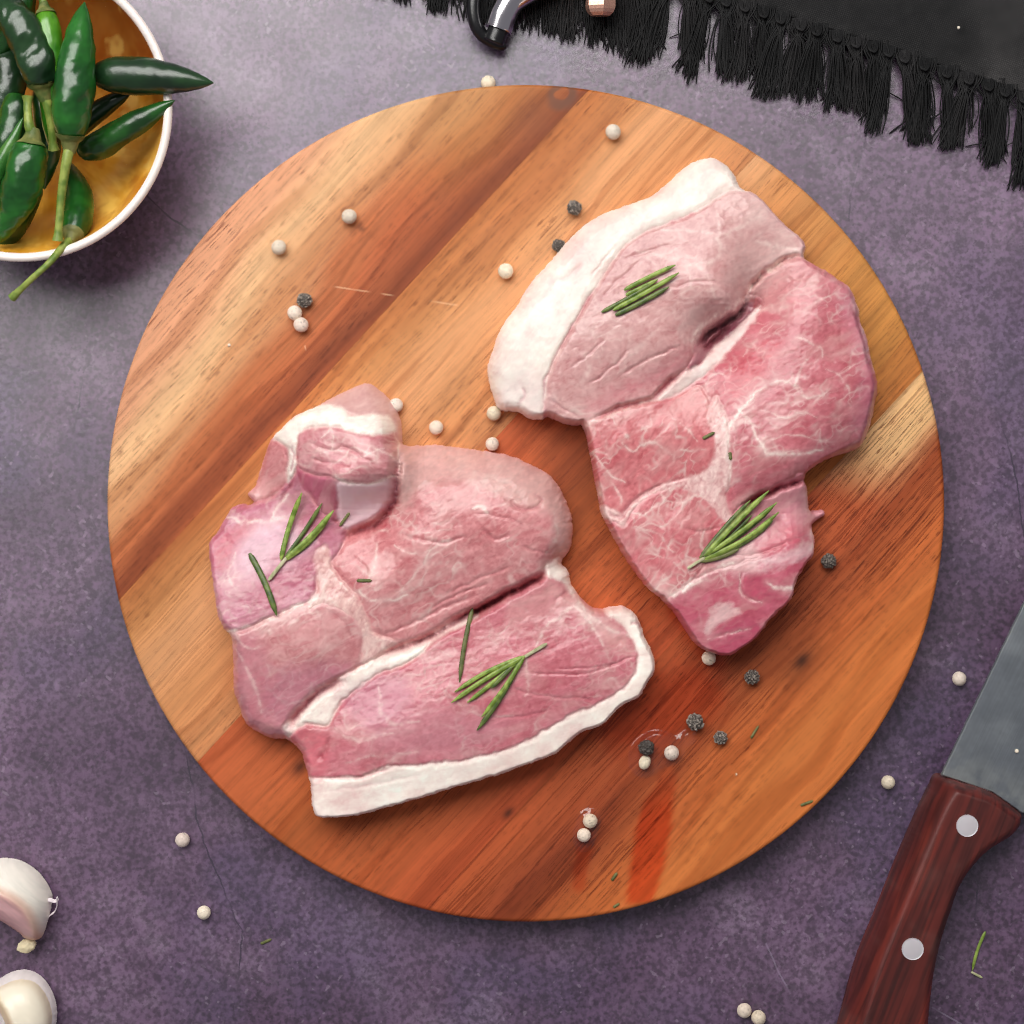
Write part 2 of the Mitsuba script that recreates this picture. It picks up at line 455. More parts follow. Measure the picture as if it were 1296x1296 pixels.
# ------------------------------------------------------------------ raw pork slices
scene['meat'] = {'type': 'twosided', 'bsdf': {'type': 'principled', 'base_color': {'type': 'mesh_attribute', 'name': 'vertex_color'}, 'roughness': 0.25, 'specular': 0.40}}
scene['fat'] = {'type': 'twosided', 'bsdf': {'type': 'principled', 'base_color': {'type': 'mesh_attribute', 'name': 'vertex_color'}, 'roughness': 0.32, 'specular': 0.35}}
ZM = 0.030
MEATK = 0.92
FAT = lin(245, 229, 219, .97)
ROUGH = np.random.default_rng(3)


def crop(x0, y0, s, pts):
    return [(x0 + x / s, y0 + y / s) for x, y in pts]


def build_slice(key, outline, regions, overlays, heights, creases, veins, parts, edge_R, res=0.25e-3, seed=0):
    """regions: (polygon px or None, colour, fibre angle deg, fibre, marbling, dip mm, rim mm); overlays: (polygon px, colour, amount, soft mm);
    heights: {(px, py): mm}; creases: (polyline, depth mm, width mm); veins: (polyline, width mm, strength); parts: (name, polygon px, bsdf, label)."""
    out = PP(catmull(outline, 6, True), ZM - .003)
    lo, hi = out.min(0) - 0.004, out.max(0) + 0.004
    F = Field(lo, hi, res)
    sdo = F.sd(out, 1.2)
    n1 = meshkit.fbm(F.pts(0, 220, 220, seed + .5), 4) - .5
    sdo = sdo + 0.0007 * n1 + .0009 * (meshkit.fbm(F.pts(.3, 520, 520, seed + 13.5), 3) - .5) - 0.0001
    inside = np.clip(sdo, 0, None)
    poly = lambda q: PP(catmull(q, 5, True), ZM)
    # heights from the measured spots
    k = np.array([P(x, y, ZM)[:2] for x, y in heights]) * 1000
    hb = RBFInterpolator(k, np.array(list(heights.values()), float), kernel='thin_plate_spline', smoothing=1.5)
    step = 8
    hc = hb(np.stack([F.X[::step, ::step].ravel(), F.Y[::step, ::step].ravel()], 1) * 1000).reshape(F.X[::step, ::step].shape)
    yy, xx = np.mgrid[0:F.ny, 0:F.nx] / step
    H = np.clip(map_coordinates(hc, [yy, xx], order=1, mode='nearest'), 5, 32)
    # region weights, puffed profiles, colours
    Wt, warp = [], 0.0028 * (meshkit.fbm(F.pts(.4, 250, 250, seed + 3.5), 5) - .5)
    sds = []
    for r in regions:
        sds.append(np.full_like(F.X, 0.004) if r[0] is None else F.sd(poly(r[0]), 1.0) + warp)
    rest = np.ones_like(F.X)
    for sd in reversed(sds):
        w = np.clip(sd / 0.0011 * .5 + .5, 0, 1)
        w = w * w * (3 - 2 * w)
        Wt.append(w * rest)
        rest = rest * (1 - w)
    Wt = Wt[::-1]
    col, relief = np.zeros(F.X.shape + (3,)), np.zeros_like(F.X)
    big = meshkit.fbm(F.pts(0, 90, 90, seed + 9.5), 3)
    wx, wy = 0.0035 * (meshkit.fbm(F.pts(0, 160, 160, seed + 21.5), 3) - .5), 0.0035 * (meshkit.fbm(F.pts(0, 160, 160, seed + 27.5), 3) - .5)
    occupied = np.zeros_like(F.X, bool)
    for i in range(len(regions) - 1, -1, -1):
        p_, c_, ang, fib, marb, dip, rim = regions[i]
        sd, w = sds[i], Wt[i]
        if p_ is None:                                   # the ground region: distance to all later regions
            sd = gauss(edt(~occupied) * res, 1.0)
        occupied |= sds[i] > 0 if p_ is not None else False
        a = math.radians(ang)
        c, s = math.cos(a), math.sin(a)
        X, Y = F.X + wx, F.Y + wy
        q = lambda sx, sy, sd_: np.stack([(X * c + Y * s) * sx, (-X * s + Y * c) * sy, np.full_like(X, sd_)], -1)
        fibre = meshkit.fbm(q(110, 620, seed + i), 4) - .5
        fine = meshkit.fbm(q(500, 2300, seed + i + 40.5), 2) - .5
        thin = lambda n, k: np.clip(1 - np.abs(2 * n - 1) * k, 0, 1) ** 1.4
        ridg = thin(meshkit.fbm(q(95, 150, seed + i + 60.5), 2), 7.5)
        ridg2 = thin(meshkit.fbm(q(230, 330, seed + i + 80.5), 2), 6.0)
        patch = np.clip((meshkit.fbm(q(75, 75, seed + i + 99.5), 3) - .44) / .16, 0, 1)
        grain = meshkit.fbm(np.stack([X * 900, Y * 900, X * 0 + seed + i], -1), 2) - .5
        cell = meshkit.fbm(q(330, 520, seed + i + 120.5), 3) - .5
        base = np.array(c_)[None, None] * (1 + (0.55 * (big - .5) + fib * (0.28 * fibre + 0.26 * fine + .42 * grain + .42 * cell))[..., None] * np.array([.7, 1.45, 1.35]))
        vw = np.clip((meshkit.fbm(q(70, 210, seed + i + 140.5), 5) - .46) / .26, 0, 1)[..., None]
        if marb > 0:
            base = base * (1 - .34 * vw) + lin(224, 184, 178, .95) * .34 * vw
        else:
            base = base * (1 - .28 * vw) + lin(240, 214, 200, .95) * .28 * vw
        mv = np.clip(marb * (0.50 * ridg * (.25 + .75 * patch) + 0.42 * ridg2 * patch), 0, .6)[..., None]
        base = base * (1 - mv) + (FAT * .95) * mv
        col += base * w[..., None]
        prof_ = -dip * (1 - dome(sd, rim * 1e-3)) if dip else 0.0
        relief += w * (prof_ + fib * (0.20 * fibre + 0.06 * fine + .08 * grain + .17 * cell))
    relief += 0.7 * (meshkit.fbm(F.pts(0, 170, 170, seed + 31.5), 4) - .5)
    ovn = .006 * (meshkit.fbm(F.pts(.5, 240, 420, seed + 44.5), 5) - .5)
    gr_ = meshkit.fbm(F.pts(.5, 420, 900, seed + 46.5), 3) - .5
    for p_, c_, amt, soft in overlays:
        sd = F.sd(poly(p_), 1.0) + ovn
        w = (np.clip(sd / (soft * .62e-3) * .5 + .5, 0, 1) * amt)[..., None]
        col = col * (1 - w) + (np.array(c_) * (1 + .35 * n1[..., None] + .5 * gr_[..., None])) * w
    jit = 0.0024 * np.stack([meshkit.fbm(F.pts(0, 330, 330, seed + 71.5), 4) - .5, meshkit.fbm(F.pts(0, 330, 330, seed + 77.5), 4) - .5], -1)
    gapn = np.clip((meshkit.fbm(F.pts(0, 420, 420, seed + 88.5), 3) - .36) / .22, 0, 1.15)
    wob = meshkit.fbm(F.pts(0, 520, 520, seed + 51.5), 3)

    def jitter(p):
        p = PP(catmull(p, 6), ZM)
        return p + F.sample(jit, p)
    for p_, depth, width in creases:
        d, t = F.line(jitter(p_), pad=.001 + .003 * width)
        taper = np.clip(np.minimum(t, 1 - t) * 6, 0, 1)
        g = np.exp(-(d / (width * .8e-3)) ** 2) * taper * (.5 + wob)
        relief -= depth * (1.0 if depth >= 2 else .45) * g
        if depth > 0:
            dark = (0.42 * min(depth / 1.5, 1.3) * np.exp(-(d / (width * .6e-3)) ** 2) * taper)[..., None]  # crease shade painted into the meat colour, stronger with depth
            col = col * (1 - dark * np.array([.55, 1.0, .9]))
    for p_, width, stren in veins:
        d, t = F.line(jitter(p_), pad=.001 + .004 * width)
        wv = width * .55e-3 * (.25 + .9 * np.sin(np.pi * np.clip(t, 0.04, .96)) ** .5) * (.35 + 1.3 * wob)
        g = (.66 * stren * np.exp(-(d / wv) ** 2) * (.12 + .88 * gapn) + .16 * stren * np.exp(-(d / (wv * 3.5)) ** 2))[..., None]
        col = col * (1 - g) + FAT * g
        relief += 0.06 * g[..., 0]
    E = F.sd(out, 1.0)
    er = edge_R(F) * 1e-3
    prof_ = dome(inside, er) ** .68
    h = (H + relief) * 1e-3
    body = np.clip(h, .002, None)
    h = np.where(sdo > 0, np.clip(h, .002, None) * prof_, 0)
    h = np.where(sdo > 0.0006, gauss(h, .7), h)
    h = np.where(sdo <= 0, -0.0003, h)
    nor = F.normals(np.where(sdo > 0, h, 0))
    col = np.clip(col, .01, .93)
    v, f = F.tri(sdo)
    groups = []
    for name, p_, bsdf, lab in parts:
        if p_ is None:
            groups.append((name, v, f, bsdf, lab))
            break
        sd = F.sd(poly(p_), 1.0) + warp
        (va, fa), (v, f) = split(v, f, F.sample(sd, v))
        groups.append((name, va, fa, bsdf, lab))
    for name, va, fa, bsdf, lab in groups:
        if len(fa) == 0:
            continue
        z = F.sample(body, va) * dome(np.clip(F.sample(sdo, va), 0, None), F.sample(er, va)) ** .68
        z = ZB - .0002 + np.where(F.sample(sdo, va) > .0012, F.sample(h, va) + .0002, z)
        z = z - .0016 * (1 - np.clip((z - ZB) / .004, 0, 1))          # the foot of the cut sinks into the board's top
        n = F.sample(nor, va)
        part(key, name, shape_of(np.c_[va, z], fa, bsdf, n / np.linalg.norm(n, axis=1, keepdims=True), F.sample(col, va)), lab)
    return F, h


def height_at(field, x, y):
    F, h = field
    return ZB + float(F.sample(h, np.array([[x, y]]))[0])


lean = lin(205, 118, 128, MEATK)
lean2 = lin(198, 112, 126, MEATK)
pale = lin(210, 158, 160, MEATK)
rosy = lin(205, 118, 120, MEATK)

# ---- lower left slice
oa = [(463, 482), (480, 492), (494, 506), (503, 522), (508, 545), (509, 561), (530, 562), (549, 561), (589, 566), (641, 574), (678, 589), (700, 604), (714, 625), (724, 650), (726, 675), (723, 695), (712, 712),
      (720, 722), (726, 744), (746, 766), (760, 771), (776, 769), (790, 768), (803, 776), (814, 792), (817, 806), (824, 818), (830, 836), (829, 851), (820, 866), (810, 883), (788, 894), (770, 912), (757, 921), (737, 928), (718, 943), (700, 957), (668, 968), (634, 981), (575, 998),
      (524, 1014), (472, 1028), (438, 1035), (413, 1036), (398, 1031), (393, 1014), (391, 992), (386, 975), (378, 953), (366, 942), (357, 938), (344, 938), (327, 931), (309, 918), (299, 893), (293, 871), (293, 839), (291, 808), (284, 798), (276, 782), (271, 756), (265, 717), (262, 688), (274, 670), (292, 640), (316, 637), (309, 625),
      (319, 613), (331, 578), (341, 554), (358, 538), (373, 525), (398, 513), (423, 499), (446, 488)]
lowleft = [(278, 803), (310, 796), (345, 781), (385, 764), (415, 758), (445, 768), (460, 790), (466, 815), (462, 838), (425, 860), (388, 892), (362, 945), (320, 950), (270, 880)]
rough = [(250, 690), (285, 632), (318, 636), (345, 628), (362, 612), (385, 598), (402, 640), (425, 660), (438, 672), (428, 700), (402, 730), (400, 757), (345, 780), (290, 804), (255, 770)]
conn = [(398, 702), (414, 688), (420, 712), (433, 735), (452, 752), (464, 775), (474, 800), (500, 812), (472, 836), (456, 835), (460, 800), (440, 775), (410, 762), (392, 770), (402, 738)]
loin = [(366, 930), (383, 917), (413, 919), (419, 910), (430, 893), (448, 875), (477, 854), (507, 843), (529, 829), (556, 804), (580, 793), (601, 782), (635, 762), (666, 742), (692, 728), (706, 712), (730, 735), (760, 765), (800, 770), (840, 840), (780, 930), (600, 1010), (400, 1045), (380, 990)]
strip = [(360, 920), (378, 904), (398, 881), (420, 863), (465, 839), (494, 824), (539, 807), (561, 794), (598, 776), (606, 778), (582, 794), (556, 806), (529, 830), (507, 843), (477, 854), (448, 875), (430, 893), (419, 911), (411, 918), (384, 917), (366, 931)]
cap = [(380, 986), (413, 984), (457, 981), (480, 972), (497, 967), (532, 966), (580, 961), (621, 953), (658, 941), (693, 922), (720, 906), (755, 891), (780, 876), (797, 860), (807, 839), (806, 826), (800, 808), (785, 790), (768, 776), (776, 760), (800, 765), (845, 840), (800, 910), (720, 960), (600, 1010), (400, 1050), (380, 1010)]
cube = [(383, 546), (423, 541), (450, 547), (477, 551), (499, 545), (504, 570), (506, 598), (496, 606), (470, 613), (438, 610), (420, 603), (398, 601), (381, 593), (377, 570)]
band = [(390, 518), (410, 511), (430, 517), (450, 527), (467, 525), (494, 529), (500, 546), (477, 552), (450, 548), (423, 542), (384, 547), (378, 566), (374, 598), (366, 610), (364, 605), (367, 576), (362, 564), (342, 553), (358, 536), (373, 524)]
side = [(430, 612), (450, 613), (470, 613), (502, 604), (508, 600), (501, 633), (482, 648), (455, 665), (437, 668), (428, 655), (430, 632)]
slope = [(376, 590), (398, 600), (420, 603), (434, 611), (432, 640), (426, 660), (405, 642), (384, 614)]
flap = [(392, 514), (423, 495), (440, 484), (463, 475), (484, 488), (500, 503), (512, 545), (510, 565), (502, 552), (494, 529), (467, 525), (450, 527), (430, 518)]
bean_silver = [(505, 555), (549, 552), (641, 564), (690, 586), (722, 625), (734, 668), (722, 712), (700, 706), (704, 672), (690, 645), (660, 640), (630, 628), (600, 612), (560, 612), (530, 625), (505, 645)]
knob = [(690, 727), (697, 712), (710, 706), (726, 722), (732, 745), (724, 752), (714, 738)]
haA = {(463, 490): 10, (446, 505): 15, (490, 515): 13, (430, 523): 23, (390, 530): 21, (480, 535): 23, (440, 580): 27, (490, 575): 27, (400, 575): 25, (440, 606): 29, (495, 600): 28, (450, 648): 15, (485, 634): 15, (345, 570): 13, (330, 610): 8, (370, 600): 18, (405, 625): 19,
       (280, 690): 13, (300, 660): 12, (340, 670): 14, (380, 655): 15, (415, 680): 16, (300, 740): 18, (360, 740): 18, (420, 730): 17, (310, 830): 20, (400, 820): 20, (330, 900): 17, (440, 800): 18, (530, 585): 15, (560, 610): 19, (620, 620): 20, (700, 650): 18, (520, 680): 21, (600, 690): 22, (680, 690): 20,
       (480, 740): 20, (560, 765): 17, (500, 790): 16, (430, 880): 15, (480, 845): 15, (560, 812): 16, (640, 770): 17, (706, 722): 15, (460, 930): 19, (540, 900): 20, (640, 860): 20, (740, 830): 19, (790, 800): 15, (420, 1010): 17, (520, 990): 17, (640, 960): 17, (740, 910): 17, (815, 850): 16, (385, 950): 15}
regA = [(None, lin(208, 134, 136, MEATK), 32, .9, .6, 1.5, 4.5),
        (rough, lin(192, 116, 134, MEATK), 20, .8, .45, .8, 2.2),
        (lowleft, lin(206, 138, 140, MEATK), 25, .75, .5, .9, 2.4),
        (conn, lin(226, 178, 172, MEATK), 60, 1.2, .5, 0.6, 2.0),
        (loin, lin(199, 114, 124, MEATK), 17, .8, .4, .8, 2.0),
        (flap, lin(214, 168, 164, MEATK), 25, .4, .2, .4, 2.0),
        (slope, lin(190, 98, 118, MEATK), 70, .6, .2, .8, 3.0),
        (cube, lin(205, 132, 138, MEATK), -20, 1.0, .6, .6, 2.0),
        (band, FAT * .97, 10, .45, 0, .8, 2.5),
        (side, lin(240, 204, 210, .95), 5, .15, 0, .5, 2.0),
        (strip, FAT * .97, 35, .4, 0, 1.2, 2.2),
        (cap, FAT, 14, .30, 0, 1.0, 2.2),
        (knob, FAT * .95, 14, .35, 0, .5, 2.0)]
ovA = [(bean_silver, lin(214, 172, 164, MEATK), .72, 4.0),
       ([(300, 690), (330, 665), (375, 665), (395, 690), (372, 720), (330, 730), (305, 720)], lin(226, 186, 200, MEATK), .6, 4.0),
       ([(268, 700), (285, 675), (312, 655), (320, 668), (296, 700), (280, 720)], lin(196, 78, 92, MEATK), .5, 3.5),
       ([(352, 700), (395, 705), (400, 730), (370, 750), (300, 770), (285, 760), (330, 735)], lin(178, 84, 108, MEATK), .5, 5.0),
       ([(520, 890), (600, 900), (640, 915), (600, 945), (520, 950), (470, 940)], lin(208, 156, 166, MEATK), .32, 6.0),
       ([(430, 880), (500, 850), (520, 890), (470, 920)], lin(190, 120, 145, MEATK), .4, 5.0),
       ([(372, 930), (400, 922), (418, 935), (410, 975), (392, 980)], lin(205, 96, 108, MEATK), .55, 3.5),
       ([(690, 745), (740, 760), (790, 800), (800, 830), (770, 815), (730, 780)], lin(220, 172, 165, MEATK), .5, 4.0),
       ([(640, 770), (690, 735), (715, 745), (700, 775), (650, 795)], lin(214, 158, 156, MEATK), .5, 4.0),
       ([(298, 810), (330, 805), (345, 860), (330, 930), (300, 900)], lin(190, 105, 125, MEATK), .5, 5.0),
       ([(350, 850), (420, 840), (440, 850), (380, 895), (355, 930), (340, 900)], lin(190, 115, 140, MEATK), .45, 5.0)]
crA = [([(508, 570), (500, 620), (495, 640), (474, 664), (448, 674), (432, 684)], 6.0, 1.9),
       ([(640, 630), (650, 640), (668, 646), (682, 640), (684, 628), (672, 622)], 1.2, .8),
       ([(612, 664), (618, 676), (632, 682), (650, 676)], 1.0, .8), ([(500, 672), (530, 682), (560, 686), (600, 678)], .9, .7), ([(600, 650), (640, 655), (670, 668)], .7, .7), ([(660, 690), (690, 700), (705, 690)], .7, .6),
       ([(480, 805), (520, 790), (560, 770), (610, 750)], 1.0, .9), ([(560, 752), (600, 735), (650, 715)], .7, .7), ([(540, 772), (580, 752), (620, 738)], .8, .6),
       ([(440, 858), (400, 880), (376, 905), (364, 926)], 3.6, 1.7), ([(470, 838), (540, 808), (600, 775), (690, 728)], 4.2, 1.7), ([(560, 790), (620, 764), (680, 733), (700, 712)], 3.0, 1.5),
       ([(640, 868), (690, 880), (760, 884)], .6, .6), ([(660, 850), (740, 850), (800, 830)], .7, .6), ([(700, 845), (760, 842), (805, 830)], .6, .5), ([(600, 905), (660, 905), (700, 895)], .5, .6),
       ([(366, 600), (372, 590), (374, 575), (372, 562)], 1.5, .7), ([(371, 606), (378, 590), (379, 572)], 1.2, .6), ([(358, 600), (364, 585), (362, 566)], .9, .6), ([(350, 640), (366, 616), (374, 604)], 1.4, .8),
       ([(310, 640), (330, 632), (350, 622)], 1.0, .9), ([(345, 780), (320, 792), (290, 802)], .9, .8), ([(395, 560), (420, 570), (440, 568), (470, 578)], .8, .7), ([(395, 580), (420, 586), (450, 590)], .8, .7), ([(430, 560), (450, 572), (480, 590)], .6, .6),
       ([(420, 770), (440, 790), (450, 810)], .8, .7), ([(440, 700), (465, 720), (455, 745)], .6, .8), ([(413, 984), (457, 981), (500, 969)], .9, .7), ([(400, 960), (412, 950), (418, 930)], 1.2, 1.2),
       ([(405, 1000), (470, 992), (540, 978)], .4, .9), ([(700, 760), (715, 750), (728, 748)], .8, .8), ([(815, 796), (806, 790), (796, 790)], 1.5, .8)]
vnA = [([(478, 690), (474, 715), (466, 735)], .8, .7), ([(545, 695), (535, 715), (510, 745)], .7, .5), ([(500, 690), (520, 700), (545, 695), (560, 690)], .5, .5), ([(455, 748), (470, 758), (495, 760), (515, 752)], .9, .65), ([(520, 660), (530, 672), (545, 676)], .5, .45),
       ([(286, 800), (320, 790), (350, 778), (385, 763), (412, 756)], 1.2, .9), ([(300, 800), (318, 820), (340, 815)], .7, .35), ([(300, 818), (322, 860), (332, 900)], .9, .35),
       ([(412, 556), (424, 545), (425, 570)], .6, .6), ([(410, 575), (430, 570), (455, 580), (490, 568)], .5, .4), ([(480, 570), (500, 580), (508, 596)], .6, .5), ([(426, 602), (434, 609), (470, 613), (504, 602)], 1.1, .9), ([(500, 546), (505, 570), (508, 598)], .6, .6),
       ([(676, 820), (690, 795), (706, 780), (730, 770), (758, 806), (770, 830)], 1.0, .55), ([(666, 828), (668, 870), (664, 880)], .9, .4), ([(728, 745), (735, 765), (750, 790)], .9, .5), ([(692, 730), (720, 735), (730, 760), (760, 790), (800, 806)], 1.3, .55),
       ([(480, 870), (484, 900), (500, 915), (530, 910)], 1.2, .35), ([(425, 920), (450, 935), (500, 925)], .9, .35), ([(440, 965), (470, 955), (530, 950)], .9, .35), ([(560, 870), (600, 900), (650, 905)], .8, .3),
       ([(700, 650), (706, 680), (690, 700)], 1.0, .4), ([(600, 645), (610, 640), (618, 650)], 1.2, .7), ([(285, 655), (310, 660), (345, 658), (370, 650)], 1.2, .6), ([(345, 655), (352, 640), (366, 625)], .9, .6), ([(300, 700), (290, 725), (300, 745)], .9, .4)]
parA = [('fat_seam', strip, 'fat', 'white fat seam above the loin muscle'), ('fat_cap', cap, 'fat', 'thick cream fat rim along the lower edge'), ('fat_knob', knob, 'fat', None), ('fat_band', band, 'fat', 'white fat band over the raised block'),
        ('tendon', side, 'fat', 'smooth pinkish white side of the raised block'), ('raised_muscle', cube, 'meat', None), ('flap', flap, 'meat', 'pale pink flap at the top'), ('loin_muscle', loin, 'meat', 'long loin muscle'),
        ('connective_tissue', conn, 'meat', 'pale lumpy fat between the muscles'), ('muscle', lowleft, 'meat', None), ('membrane', rough, 'meat', 'silvery membrane on the left'), ('muscle', None, 'meat', 'large rounded muscle')]


def edgeA(F):
    d, _ = F.line(PP([(530, 562), (640, 574), (714, 625), (726, 680), (712, 712)], ZM))
    e, _ = F.line(PP([(293, 840), (310, 915), (345, 935)], ZM))
    g, _ = F.line(PP([(398, 1031), (524, 1014), (668, 968), (830, 845)], ZM))
    q, _ = F.line(PP([(420, 500), (463, 482), (503, 522)], ZM))
    return 2.4 + 9.0 * np.exp(-(d / .012) ** 2) + 5 * np.exp(-(e / .012) ** 2) - 0.4 * np.exp(-(g / .01) ** 2) + 4 * np.exp(-(q / .01) ** 2)


sliceA = thing('pork_slice', 'larger raw pork slice at lower left with a raised block and cream fat rim', 'meat', )
FA = build_slice(sliceA, oa, regA, ovA, haA, crA, vnA, parA, edgeA, seed=100)

# ---- upper right slice
ob = [(905, 197), (919, 205), (930, 218), (938, 237), (951, 243), (968, 256), (981, 271), (998, 288), (1014, 300), (1021, 313), (1019, 326), (1042, 339), (1062, 352), (1077, 363), (1087, 385), (1091, 407), (1099, 429), (1104, 456), (1112, 484), (1110, 510), (1104, 537), (1097, 557), (1088, 568), (1053, 580), (1028, 594), (1020, 606),
      (1024, 618), (1027, 636), (1030, 646), (1046, 644), (1049, 652), (1039, 659), (1031, 668), (1035, 684), (1031, 705), (1020, 716), (1008, 736), (1000, 761), (976, 783), (961, 804), (933, 826), (917, 831), (899, 826), (880, 815), (859, 783), (840, 761), (819, 743), (794, 709), (766, 659), (760, 641), (751, 594), (740, 541),
      (729, 538), (708, 533), (694, 526), (685, 530), (669, 528), (656, 520), (632, 517), (624, 502), (618, 482), (616, 462), (622, 444), (632, 415), (653, 385), (673, 353), (697, 327), (723, 297), (752, 274), (790, 258), (823, 246), (845, 229), (869, 207), (889, 198)]
capB = [(600, 470), (612, 430), (650, 360), (710, 290), (780, 240), (840, 215), (890, 185), (925, 195), (945, 240), (924, 243), (906, 252), (889, 264), (869, 276), (845, 286), (820, 295), (800, 305), (785, 319), (764, 350), (741, 385), (723, 418), (703, 456), (693, 485), (688, 520), (684, 540), (640, 535)]
loinB = [(690, 530), (692, 485), (703, 455), (723, 417), (741, 384), (764, 349), (785, 318), (811, 297), (835, 288), (869, 275), (906, 251), (935, 230), (970, 245), (1030, 300), (1022, 325), (998, 325), (978, 338), (961, 350), (944, 375), (934, 390), (911, 402), (887, 420), (878, 434), (877, 449), (867, 466), (849, 481), (822, 506), (788, 515), (754, 530), (738, 545), (700, 545)]
gap = [(945, 373), (962, 374), (968, 384), (958, 396), (940, 410), (925, 425), (905, 440), (893, 455), (878, 468), (870, 465), (877, 448), (879, 434), (888, 420), (911, 403), (934, 391)]
silver = [(966, 383), (958, 400), (940, 425), (920, 448), (903, 466), (880, 483), (862, 496), (840, 506), (824, 507), (832, 498), (850, 482), (868, 470), (890, 458), (905, 438), (925, 422), (945, 402)]
mid = [(734, 540), (755, 530), (788, 516), (822, 508), (850, 505), (880, 488), (893, 500), (900, 520), (906, 545), (908, 585), (900, 604), (870, 606), (845, 612), (820, 620), (800, 632), (785, 648), (764, 645), (745, 590)]
seam = [(905, 500), (918, 530), (921, 545), (918, 565), (923, 585), (921, 612), (917, 630), (924, 650), (931, 658), (915, 660), (900, 640), (880, 625), (855, 616), (835, 620), (815, 630), (802, 643), (793, 656), (788, 666), (776, 660), (762, 656), (760, 642), (775, 645), (786, 652), (795, 642), (812, 628), (840, 613), (870, 604), (890, 596), (900, 580), (903, 560), (893, 525)]
low = [(762, 655), (776, 658), (790, 666), (803, 642), (835, 618), (870, 612), (905, 640), (930, 660), (905, 690), (880, 728), (858, 748), (840, 762), (810, 740), (780, 690)]
tip = [(840, 762), (860, 746), (882, 730), (910, 720), (935, 712), (960, 705), (990, 690), (1012, 680), (1045, 690), (1030, 730), (1000, 790), (930, 845), (880, 830), (850, 790)]
rightflap = [(935, 640), (970, 628), (1000, 606), (1016, 600), (1032, 620), (1060, 640), (1050, 670), (1034, 690), (1000, 686), (960, 700), (930, 700), (915, 680)]
haB = {(650, 460): 16, (650, 500): 14, (700, 360): 18, (760, 300): 19, (830, 265): 19, (905, 220): 17, (690, 500): 18, (720, 500): 19, (760, 440): 22, (820, 400): 23, (860, 320): 22, (940, 280): 20, (1005, 312): 17, (920, 390): 21, (870, 440): 20, (800, 500): 19, (740, 532): 18,
       (950, 385): 9, (925, 412): 8, (900, 436): 9, (940, 420): 13, (905, 455): 14, (860, 490): 17, (1000, 345): 18, (1000, 400): 20, (1060, 420): 20, (1000, 480): 23, (1060, 520): 22, (960, 540): 22, (1090, 480): 21, (940, 600): 21, (1010, 580): 22, (780, 560): 20, (850, 550): 21, (870, 590): 19, (800, 620): 18,
       (900, 620): 18, (790, 660): 19, (820, 690): 19, (870, 670): 20, (850, 740): 19, (920, 700): 18, (985, 650): 13, (1015, 630): 12, (1043, 650): 3, (1010, 670): 15, (1000, 720): 19, (940, 740): 19, (960, 780): 19, (900, 780): 19, (920, 815): 18}
regB = [(None, lin(195, 108, 117, MEATK), 28, .75, .6, .7, 2.2),
        (loinB, lin(207, 154, 152, MEATK), 22, .8, .4, .9, 2.0),
        (rightflap, lin(206, 132, 142, MEATK), 40, .5, .3, .8, 2.2),
        (mid, lin(206, 116, 120, MEATK), 50, .85, .9, .35, 1.5),
        (low, lin(203, 112, 118, MEATK), 50, .85, .8, .35, 1.5),
        (tip, lin(190, 92, 110, MEATK), 20, .6, .4, .5, 1.6),
        (gap, lin(140, 66, 84, MEATK), 45, .5, .1, 1.0, 2.5),
        (silver, lin(240, 218, 212, .95), 45, .3, 0, .8, 2.5),
        (seam, lin(230, 186, 182, MEATK), 60, 1.3, .6, .3, 1.5),
        (capB, FAT * .93, 50, .28, 0, 1.5, 4.0)]
ovB = [([(920, 320), (960, 300), (1015, 305), (1020, 325), (960, 345), (930, 380)], lin(222, 182, 176, MEATK), .5, 6.0),
       ([(905, 250), (940, 235), (970, 255), (1000, 295), (960, 290), (920, 275)], lin(226, 190, 184, MEATK), .5, 6.0),
       ([(740, 520), (800, 500), (860, 470), (875, 440), (840, 460), (780, 490)], lin(206, 120, 130, MEATK), .55, 5.0),
       ([(960, 350), (1000, 332), (1040, 350), (1010, 385), (965, 385)], lin(222, 162, 160, MEATK), .55, 6.0),
       ([(915, 480), (950, 440), (985, 440), (960, 480), (930, 510), (915, 505)], lin(205, 86, 98, MEATK), .5, 5.0),
       ([(1060, 380), (1085, 390), (1108, 470), (1104, 540), (1080, 540), (1085, 460)], lin(190, 104, 130, MEATK), .45, 6.0),
       ([(855, 505), (900, 480), (905, 520), (890, 540), (870, 525)], lin(222, 152, 150, MEATK), .45, 4.0),
       ([(900, 700), (935, 690), (960, 700), (958, 722), (930, 728)], lin(228, 188, 186, MEATK), .7, 2.5),
       ([(958, 708), (985, 700), (1020, 690), (1030, 694), (1000, 712), (962, 718)], lin(226, 190, 192, MEATK), .65, 2.5),
       ([(890, 802), (896, 780), (912, 760), (932, 772), (910, 786), (898, 800)], lin(228, 190, 188, MEATK), .8, 2.2),
       ([(934, 722), (960, 730), (985, 745), (975, 760), (945, 760), (936, 745)], lin(176, 66, 92, MEATK), .6, 2.5),
       ([(893, 812), (915, 792), (950, 784), (965, 795), (935, 822), (905, 822)], lin(178, 70, 98, MEATK), .6, 3.0),
       ([(960, 690), (1000, 668), (1030, 668), (1015, 684), (970, 700)], lin(198, 78, 98, MEATK), .55, 3.0),
       ([(945, 374), (958, 372), (966, 382), (955, 388)], lin(150, 30, 44, MEATK), .7, 1.0),
       ([(628, 500), (660, 470), (690, 490), (688, 525), (640, 520)], lin(234, 214, 210, .95), .5, 6.0)]
